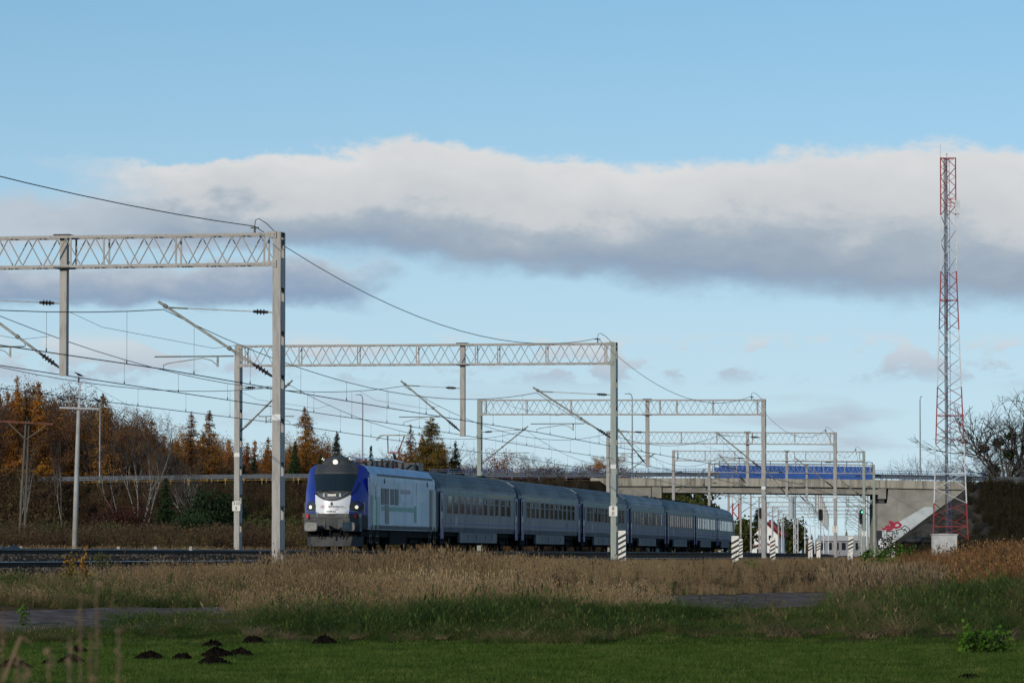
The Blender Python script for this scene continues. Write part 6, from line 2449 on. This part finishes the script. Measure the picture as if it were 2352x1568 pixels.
# trees seen under the bridge
PR['far_green'] = [foliage_clump(71, 'shrub_green', 2600, 0.55, None, 'bark_dark', 50, 7.0, 3.2)]
for x, yt, Z, kd, lab in ((1545, 1128, 530, 'g', 'brown-green bushes under the left end of the bridge'), (1590, 1132, 540, 'g', 'green bush under the bridge right of the left abutment'), (1700, 1196, 760, 'g', 'green-brown bush behind the last coach'), (1712, 1214, 720, 'g', 'low green bush left of the white house'),
                          (1737, 1168, 1060, 's', 'dark tree behind the white house'), (1818, 1196, 1120, 'g', 'dark bush right of the white house'), (1790, 1208, 1150, 'b', 'brown tree at the right corner of the white house')):
    p = px(x, yt, Z)
    zb_ = gz(p.x, Z)
    if kd == 'g':
        put_tree(PR['far_green'][0], (p.x, Z, zb_), (p.z - zb_) / 7.0, lab, 'shrub', None, None, 'bush')
    else:
        put_tree(PR['spruce' if kd == 's' else 'brown'][0], (p.x, Z, zb_), (p.z - zb_) / (18.0 if kd == 's' else 16), lab, 'tree', None, None, 'far_tree', 1.5)

# ------------------------------------------------------------------ brush, far wood, grasses
def instances(n, x0, x1, Z0, Z1, zpow=1.0):
    xi = rng.uniform(x0, x1, n)
    Z = Z0 + (Z1 - Z0) * rng.uniform(0, 1, n) ** zpow
    X = (xi - CX) / FPX * Z
    return xi, X, Z


brush = []
for s in range(9):
    r = np.random.default_rng(200 + s)
    nst = 46
    an, rad = r.uniform(0, 6.28, nst), r.uniform(0.1, 1.0, nst)
    B = np.stack([np.cos(an) * rad, np.sin(an) * rad, r.uniform(0.9, 2.1, nst)], 1)
    A = B * np.array([0.35, 0.35, 0]) - np.array([0, 0, 0.15])
    v_, f_ = sticks(A, B, 0.016, 0.006)
    P = A[r.integers(0, nst, 330)]
    k = r.integers(0, nst, 330)
    P = A[k] + (B[k] - A[k]) * r.uniform(0.15, 1.05, 330)[:, None] + r.normal(0, 0.15, (330, 3))
    P[:, 2] = np.maximum(P[:, 2], 0)
    lv, lf = leaf_quads(P, 0.13, r, aspect=0.6)
    V, F = join([(v_, f_), (lv, lf)])
    brush.append(npmesh('brush', V, F, 'shrub_brown'))
PT, RZ, SCL, IX = [], [], [], []
for n, x0, x1, Z0, Z1, s0, s1 in ((2050, -450, 1000, 212, 320, 0.35, 0.9), (2800, -450, 1420, 320, 452, 0.6, 1.35), (5300, -450, 1430, 450, 467, 0.28, 0.75), (500, 1430, 2420, 481, 495, 0.6, 1.1), (190, -60, 130, 455, 466, 1.2, 1.9), (260, 130, 1400, 454, 464, 0.8, 1.3)):
    xi, X, Z = instances(n, x0, x1, Z0, Z1)
    lat = X - t1(Z)
    ok = ((lat < -6.5) | (lat > 22)) & ~((X > 8.5) & (X < 51 + rng.normal(0, 1.2, n)) & (Z > 455) & (Z < 482))
    h = ground(X, Z)
    PT.append(np.stack([X, Z, h - 0.05], 1)[ok])
    SCL.append(rng.uniform(s0, s1, n)[ok])
PT, SCL = np.concatenate(PT), np.concatenate(SCL)
N = len(PT)
scatter('brushwood', PT, rng.uniform(0, 6.28, N), SCL, rng.integers(0, len(brush), N), brush, kind='stuff', label='brown leafless brushwood covering the ground and slope below the road')

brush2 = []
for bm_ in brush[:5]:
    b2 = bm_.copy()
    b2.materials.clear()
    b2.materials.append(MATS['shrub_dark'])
    brush2.append(b2)
PT, SCL = [], []
for n, x0, x1, Z0, Z1, s0, s1 in ((3800, 2195, 2800, 440, 467.6, 0.35, 0.95), (1700, 2195, 2800, 300, 440, 0.4, 0.9)):
    xi, X, Z = instances(n, x0, x1, Z0, Z1)
    ok = (X > 51.5 + rng.normal(0, 1.5, n)) | (Z < 455)
    PT.append(np.stack([X, Z, ground(X, Z) - 0.05], 1)[ok])
    SCL.append(rng.uniform(s0, s1, n)[ok])
PT, SCL = np.concatenate(PT), np.concatenate(SCL)
N = len(PT)
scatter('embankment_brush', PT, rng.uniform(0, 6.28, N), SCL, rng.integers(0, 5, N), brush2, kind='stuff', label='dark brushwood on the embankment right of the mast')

far = [PR['spruce'][0][1], PR['brown'][0][2], PR['olive'][1][1], PR['rust'][0][1]]
n = 420
xi, X, Z = instances(n, -300, 2700, 1500, 2100)
scatter('distant_wood', np.stack([X, Z, np.full(n, EYE - 0.5)], 1), rng.uniform(0, 6.28, n), rng.uniform(0.3, 0.65, n), rng.integers(0, 4, n), far, kind='stuff', label='far strip of woodland along the horizon')


def blades(seed, n, R0, h0, h1, w, bend, seg=2, heads=0.0, lean=0.15):
    """tuft of grass: tapered ribbons, bent over"""
    r = np.random.default_rng(seed)
    V, F = [], []
    for i in range(n):
        a0, rad = r.uniform(0, 6.28), R0 * math.sqrt(r.uniform(0, 1))
        p = np.array([math.cos(a0) * rad, math.sin(a0) * rad, -0.02])
        h = r.uniform(h0, h1)
        an = r.uniform(0, 6.28)
        d = np.array([math.cos(an), math.sin(an), 0]) * (lean * r.uniform(0, 1))
        d[2] = 1.0
        sa = r.uniform(0, 3.14)
        s = np.array([math.cos(sa), math.sin(sa), 0]) * w * r.uniform(0.6, 1.2)
        o = len(V)
        bd = bend * r.uniform(0.3, 1.2)
        for k in range(seg + 1):
            f = k / seg
            q = p + d * h * f + np.array([math.cos(an), math.sin(an), 0]) * h * bd * f * f
            q[2] -= h * bd * 0.45 * f * f
            wd = s * (1 - 0.85 * f)
            V += [q - wd / 2, q + wd / 2]
        for k in range(seg):
            b = o + 2 * k
            F.append((b, b + 1, b + 3, b + 2))
        if r.random() < heads:
            q = V[-1]
            o = len(V)
            hl = r.uniform(0.08, 0.16)
            t_ = d / np.linalg.norm(d) * hl
            ww = s / np.linalg.norm(s) * w * 1.6
            V += [q, q + t_ * 0.5 - ww, q + t_, q + t_ * 0.5 + ww]
            F.append((o, o + 1, o + 2, o + 3))
    return np.array(V), np.array(F)


def gpos(X, Z, dz=0.0):
    return np.stack([X, Z, ground(X, Z) + dz], 1)


# short lawn of the field
lawn = [npmesh('lawn_tuft', *blades(300 + s, 26, 0.14, 0.03, 0.085, 0.011, 0.5, 2), 'lawn') for s in range(6)]
n = 46000
xi, X, Z = instances(n, -450, 2800, 50, 88, 0.95)
ok = ((xi > 1370) & (xi < 1960)) | (Z < 76.5 - 0.1 * np.abs(X) + 2.0 * fbm2(X, Z, 0.8, 21)) | ((rng.random(n) < 0.25) & (Z < 81)) | ((xi < 620) & (Z < 79))
scatter('field_grass', gpos(X, Z)[ok], rng.uniform(0, 6.28, n)[ok], rng.uniform(0.6, 1.35, n)[ok], rng.integers(0, 6, n)[ok], lawn, kind='stuff', label='short green grass of the field in front')

# long drooping grass of the bank, the path edges and the mound at the right
tus = [npmesh('tussock', *blades(330 + s, 70, 0.24, 0.20, 0.55, 0.010, 1.15, 4, 0.05, 0.55), 'tussock') for s in range(8)]
PT, SC_, = [], []
for n, x0, x1, Z0, Z1, s0, s1 in ((2600, 560, 1500, 75.5, 88, 0.35, 0.85), (1400, -450, 620, 76, 79, 0.3, 0.7), (420, 230, 640, 77, 83.5, 0.35, 0.75), (1800, 1400, 2800, 78, 88, 0.3, 0.65), (1700, -450, 700, 87.5, 98, 0.5, 1.0), (2900, 1850, 2800, 82, 104, 0.6, 1.25), (260, 560, 2412, 77, 90, 1.0, 1.5), (260, 560, 1400, 77, 86, 0.9, 1.6), (700, 600, 1350, 93, 112, 0.3, 0.6)):
    xi, X, Z = instances(n, x0, x1, Z0, Z1)
    zp = 92 + 1.1 * np.clip(X, -20, 14)
    onpath = (xi < 1880 + 110 * rng.random(n)) & ((xi < 150 + 120 * rng.random(n)) | (xi > 640) | (Z > 83.5)) & (np.abs(Z - zp - 0.1) < 4.6 - 0.8 * np.abs(fbm2(X, Z, 1.5, 33))) & ((X < -4.2) | (X > 2.6))
    ok = ~onpath & ~((xi > 1330 + 90 * rng.random(n)) & (xi < 1880 + 110 * rng.random(n)) & (Z > 83.0 + 3 * rng.random(n) ** 3)) & (X - t1(Z) > 13.6) & (Z > 77.0 + 2.2 * fbm2(X, Z * 0.0, 0.9, 61))
    PT.append(gpos(X, Z)[ok])
    SC_.append((rng.uniform(s0, s1, n) * (0.8 + 0.35 * fbm2(X, Z, 0.9, 40)))[ok])
PT, SC_ = np.concatenate(PT), np.clip(np.concatenate(SC_), 0.2, 2)
N = len(PT)
scatter('long_grass', PT, rng.uniform(0, 6.28, N), SC_, rng.integers(0, 8, N), tus, tilt=rng.normal(0, 0.12, (N, 2)), kind='stuff', label='long drooping grass on the bank beside the path')

# straw beaten flat on the bank
straw = [npmesh('straw_tuft', *blades(350 + s, 60, 0.22, 0.2, 0.5, 0.010, 1.7, 4, 0.0, 1.2), 'straw') for s in range(5)]
n = 420
xi, X, Z = instances(n, 540, 2300, 76.5, 92)
f_ = fbm2(X, Z, 0.8, 71)
ok = (f_ > 0.25) & ~((xi > 1370) & (xi < 1960) & (Z > 82.0))
scatter('flattened_straw', gpos(X, Z, 0.03)[ok], rng.uniform(0, 6.28, n)[ok], rng.uniform(0.5, 1.0, n)[ok], rng.integers(0, 5, n)[ok], straw, kind='stuff', label='pale straw lying flat in patches on the bank')
n = 380
xi, X, Z = instances(n, 1925, 2140, 94, 108)
scatter('pale_tall_grass', gpos(X, Z), rng.uniform(0, 6.28, n), rng.uniform(0.6, 1.25, n), rng.integers(0, 5, n), [npmesh('pale_tuft', *blades(355 + s, 40, 0.2, 0.4, 0.8, 0.010, 0.45, 3, 0.4, 0.35), 'straw') for s in range(5)], kind='stuff', label='pale tall grass tufts on the mound at the right end of the path')

# tall dry grass in front of the tracks
dry = [npmesh('dry_tuft', *blades(360 + s, 34, 0.22, 0.42, 0.85, 0.010, 0.22, 3, 0.5, 0.22), 'dry_grass') for s in range(8)]
n = 20500
xi, X, Z = instances(n, -450, 2400, 88, 215, 1.5)
zp = 92 + 1.1 * np.clip(X, -20, 14)
lat = X - t1(Z)
hs_ = np.interp(xi, [-60, 300, 560, 700, 1000, 1150, 1400, 1700, 2000, 2300], [0.46, 0.44, 0.52, 0.74, 0.86, 0.70, 0.44, 0.28, 0.30, 0.42])
hs_ = hs_ * np.clip(0.85 + 0.30 * fbm2(X, Z, 0.5, 50) + 0.32 * fbm2(X, Z, 0.17, 53), 0.35, 1.5) * rng.uniform(0.65, 1.25, n)
hs_ = hs_ * np.interp(Z, [88, 120, 160, 215], [1.05, 0.95, 0.6, 0.35])
ok = (Z > zp + 5.4 + 0.8 * fbm2(X, Z, 1.0, 51)) & (lat > 13.4)
scatter('dry_grass', gpos(X, Z)[ok], rng.uniform(0, 6.28, n)[ok], np.clip(hs_, 0.2, 1.5)[ok], rng.integers(0, 8, n)[ok], dry, tilt=rng.normal(0, 0.07, (n, 2))[ok], kind='stuff', label='tall dry straw-coloured grass in front of the railway')
n = 900
X, Z = rng.uniform(-5.8, 3.2, n), rng.uniform(84.5, 99, n)
scatter('overgrown_path', gpos(X, Z), rng.uniform(0, 6.28, n), rng.uniform(0.3, 0.62, n), rng.integers(0, 8, n), dry, tilt=rng.normal(0, 0.2, (n, 2)), kind='stuff', label='dry grass growing over the middle of the path')
dead = [npmesh('dead_weed', *blades(375 + s, 9, 0.12, 0.5, 1.0, 0.012, 0.12, 3, 1.0, 0.35), 'dock_brown') for s in range(4)]
n = 420
xi, X, Z = instances(n, -60, 2000, 92, 140)
zp = 92 + 1.1 * np.clip(X, -20, 14)
ok = (Z > zp + 6.5) & (X - t1(Z) > 14.0) & (fbm2(X, Z, 0.6, 57) > 0.1)
scatter('dead_weeds', gpos(X, Z)[ok], rng.uniform(0, 6.28, n)[ok], rng.uniform(0.4, 0.85, n)[ok], rng.integers(0, 4, n)[ok], dead, kind='stuff', label='dark dead weed stems scattered through the dry grass')
# thin growth on the ballast slopes and further along the line
n = 5200
Z = rng.uniform(100, 330, n) ** 1.0
lat = rng.uniform(12.6, 24, n)
X = t1(Z) + lat
ok = np.abs(X / Z) < 0.13
scatter('lineside_grass', gpos(X, Z)[ok], rng.uniform(0, 6.28, n)[ok], rng.uniform(0.12, 0.35, n)[ok], rng.integers(0, 8, n)[ok], dry, kind='stuff', label='short dry grass along the ballast edge')
Z = rng.uniform(140, 230, 1600)
X = t1(Z) - rng.uniform(3.6, 8.0, 1600)
scatter('far_side_grass', gpos(X, Z), rng.uniform(0, 6.28, 1600), rng.uniform(0.25, 0.7, 1600), rng.integers(0, 8, 1600), dry, kind='stuff', label='dry grass behind the far track')

# reeds at the right
reed = [npmesh('reed_tuft', *blades(390 + s, 46, 0.35, 0.7, 1.35, 0.020, 0.45, 4, 0.35, 0.5), 'reed') for s in range(7)]
n = 2900
xi, X, Z = instances(n, 2050, 2800, 97, 150, 1.2)
hh_ = np.interp(xi, [2050, 2110, 2200, 2260, 2352], [0.30, 0.46, 0.55, 0.72, 0.70]) * rng.uniform(0.6, 1.2, n)
ok = (Z > 97 + (2352 - xi) * 0.03)
scatter('reed_bed', gpos(X, Z)[ok], rng.uniform(0, 6.28, n)[ok], hh_[ok], rng.integers(0, 7, n)[ok], reed, tilt=np.stack([rng.normal(0, 0.1, n), rng.normal(-0.18, 0.12, n)], 1)[ok], kind='stuff', label='russet brown reeds in front of the lattice mast')

# ------------------------------------------------------------------ molehills and single plants
MH = [(344, 1514, 80, 'wide dark molehill left of the cluster of molehills'), (418, 1514, 54, 'small molehill between the wide one and the cluster'), (497, 1507, 88, 'large molehill in the cluster, left one at its top'), (552, 1504, 66, 'molehill at the right end of the cluster'),
      (491, 1528, 84, 'nearest long molehill of the cluster'), (489, 1484, 54, 'molehill just behind the cluster'), (580, 1480, 58, 'molehill at the foot of the bank right of the cluster'), (744, 1480, 62, 'lone molehill at the foot of the bank with straw on top'),
      (164, 1524, 70, 'dark molehill behind the blurred stalks'), (30, 1536, 88, 'dark molehill at the lower left edge'), (106, 1528, 24, 'tiny molehill between two larger ones at the left'), (181, 1497, 46, 'half hidden molehill behind the blurred stalks'), (2225, 1556, 62, 'flat dark molehill at the lower right')]
for i, (x, y, w, lab) in enumerate(MH):
    Zm = 1.6 * FPX / (y - 1273.0)
    p = px(x, y, Zm)
    W_ = w / FPX * Zm / 2
    r = np.random.default_rng(500 + i)
    ph = r.uniform(0, 6.28, 8)
    V, F = [], []
    nr, na = 9, 28
    V.append((0, 0, 0.34 * W_ + 0.035))
    for j in range(1, nr + 1):
        for k in range(na):
            a = 2 * math.pi * k / na
            f = j / nr
            rad = W_ * f * (1 + 0.10 * math.sin(3 * a + ph[0]) + 0.06 * math.sin(7 * a + ph[1]))
            h = (0.34 * W_ + 0.035) * (1 - f ** 3.0) * (1 + 0.2 * math.sin(2 * a + ph[2])) + 0.028 * math.sin(11 * a + 9 * f + ph[3]) * (1 - f) + r.normal(0, 0.012)
            V.append((rad * math.cos(a), rad * math.sin(a) * 1.1, h - 0.05 * (j == nr)))
    for k in range(na):
        F.append((0, 1 + k, 1 + (k + 1) % na))
    me = MB()
    me.v, me.f = V, F
    for j in range(1, nr):
        for k in range(na):
            a, b = 1 + (j - 1) * na, 1 + j * na
            me.f.append((a + k, b + k, b + (k + 1) % na, a + (k + 1) % na))
    flat = 0.55 if i == 12 else 1.0
    o = me.build('molehill', 'soil', None, False, (p.x, Zm, gz(p.x, Zm) - 0.01), label=lab, cat='molehill', group='molehills in the field')
    o.scale = (1, 1, flat)
    # crumbs around it
    c_ = MB()
    for j in range(26):
        a, d = r.uniform(0, 6.28), W_ * r.uniform(0.75, 1.25)
        s = r.uniform(0.012, 0.035)
        c_.box((math.cos(a) * d, math.sin(a) * d, 0.01), (s, s * 1.2, s), Matrix.Rotation(r.uniform(0, 3), 3, 'Z'))
    c_.build('soil_crumbs', 'soil', o, kind='stuff')


def leafy(name, x, ybase, Z, H, wid, nst, nleaf, size, leaf, label, cat='plant', seed=0, top_only=False, group=None):
    p = px(x, ybase, Z)
    r = np.random.default_rng(seed)
    t_ = thing(name, label, cat, (p.x, Z, min(p.z, gz(p.x, Z) + 0.15)), 0, group)
    B = np.stack([r.uniform(-1, 1, nst) * wid / 2, r.uniform(-0.5, 0.5, nst) * wid / 2, H * r.uniform(0.55, 1.0, nst)], 1)
    A = B * np.array([0.5, 0.5, 0]) - np.array([0, 0, 0.05])
    place('stems', npmesh('stems', *sticks(A, B, 0.007, 0.004), 'twig'), t_)
    k = r.integers(0, nst, nleaf)
    P = A[k] + (B[k] - A[k]) * r.uniform(0.6 if top_only else 0.12, 1.05, nleaf)[:, None] + r.normal(0, size * 0.9, (nleaf, 3))
    P[:, 2] = np.maximum(P[:, 2], 0.01)
    place('leaves', npmesh('leaves', *leaf_quads(P, size, r), leaf), t_)


leafy('leafy_bush', 2262, 1498, 69.7, 0.38, 0.86, 34, 560, 0.06, 'green_leaf', 'bright green leafy bush in the field at the right', 'bush', 1)
leafy('leafy_bush', 2226, 1496, 69.9, 0.42, 0.22, 14, 220, 0.06, 'green_leaf', 'taller left shoot of the bright green bush at the right', 'bush', 11)
leafy('nettle_plant', 1692, 1444, 81, 0.22, 0.24, 8, 70, 0.05, 'green_leaf', 'small bright green plant below the right stretch of path', 'plant', 2)
leafy('nettle_plant', 55, 1440, 80, 0.42, 0.16, 6, 90, 0.05, 'green_leaf', 'upright green weed on the near edge of the left path', 'plant', 3)
leafy('goldenrod', 158, 1305, 97, 0.62, 0.24, 7, 130, 0.055, 'weed_yellow', 'yellowing weed before the shiny rail, left of the orange one', 'plant', 4)
leafy('goldenrod', 192, 1312, 97, 0.75, 0.18, 6, 150, 0.05, 'larch_gold', 'orange-yellow goldenrod before the shiny rail', 'plant', 5)
leafy('goldenrod', 231, 1290, 100, 0.60, 0.42, 9, 90, 0.05, 'weed_yellow', 'thin yellow-green weed right of the orange goldenrod', 'plant', 6, True)
leafy('green_tuft', 390, 1318, 96, 0.32, 0.12, 10, 80, 0.04, 'green_leaf', 'small green tuft in the dry grass left of the nearest gantry post', 'plant', 7)
for j, (x, y, Z, H, w, lab) in enumerate(((1285, 1362, 100, 0.55, 0.34, 'clump of dark brown dock in the dry grass, right of centre'), (1855, 1345, 112, 0.52, 0.40, 'dark brown dock beside the right stretch of path'), (770, 1440, 84, 0.95, 0.36, 'tall dark weed on the bank below the locomotive'),
                                        (655, 1425, 85, 0.6, 0.3, 'dark green weed at the left end of the bank'), (1110, 1385, 90, 0.7, 0.12, 'single dark stalk on the bank below the first coach'), (1195, 1385, 90, 0.7, 0.14, 'leaning dark stalk on the bank below the second coach'), (1480, 1385, 92, 0.36, 0.3, 'low brown dock at the start of the right stretch of path'))):
    leafy('dock_plant', x, y, Z, H, w, 8 if w > 0.2 else 3, 190 if w > 0.2 else 50, 0.032, 'dock_brown' if j != 3 else 'shrub_green', lab, 'plant', 20 + j)
for j, (x, y, Z, H, w, lab) in enumerate(((2015, 1300, 170, 0.9, 1.3, 'green weeds at the foot of the painted abutment, left clump'), (2070, 1303, 165, 0.85, 1.2, 'green weeds in front of the painted abutment, right clump'), (1725, 1318, 150, 0.4, 0.5, 'small green bush right of the largest striped post'), (2045, 1262, 340, 2.2, 1.4, 'sapling in front of the painted abutment corner'))):
    leafy('weed_clump', x, y, Z, H, w, 16, 260, 0.09 if j < 3 else 0.16, 'shrub_green' if j == 3 else 'green_leaf', lab, 'plant', 40 + j)

# stalks close to the lens at the lower left
STK = [(8, 1398, 7.4), (186, 1362, 7.0), (222, 1336, 7.6), (161, 1462, 6.4), (209, 1455, 6.0), (272, 1442, 7.2), (113, 1484, 6.2), (40, 1500, 6.8), (60, 1525, 6.0)]
STK.sort()
for i, (x, y, Z) in enumerate(STK):
    p = px(x, y, Z)
    zb_ = gz(p.x, Z)
    H = p.z - zb_
    r = np.random.default_rng(700 + i)
    t_ = thing('dry_stalk', '%s blurred dry grass stalk from the left edge, close to the lens' % ORD[i], 'grass stalk', (p.x + r.uniform(-0.02, 0.02), Z, zb_), 0, 'blurred stalks close to the lens')
    dxx = p.x - t_.location.x
    m = MB()
    m.tube([(0, 0, -0.02), (dxx * 0.4, 0, H * 0.6), (dxx, 0, H)], [0.0032, 0.0026, 0.0012], 5)
    m.build('stem', 'stalk', t_)
    P = np.stack([dxx + r.normal(0, 0.0035, 36), r.normal(0, 0.0035, 36), H - r.uniform(0, 0.11, 36)], 1)
    place('seed_head', npmesh('seed_head', *leaf_quads(P, 0.006, r), 'stalk'), t_)
    m = MB()
    for j in range(2):
        z0_ = H * r.uniform(0.72, 0.92)
        s = r.choice([-1, 1])
        m.add([(dxx * 0.8 - 0.003, 0, z0_), (dxx * 0.8 + 0.003, 0, z0_), (dxx + s * 0.03 + 0.003, 0.0, z0_ + 0.08), (dxx + s * 0.03 - 0.003, 0, z0_ + 0.08), (dxx + s * 0.06, 0.004, z0_ + 0.06)], [(0, 1, 2, 3), (3, 2, 4)])
    m.build('blade', 'stalk', t_)
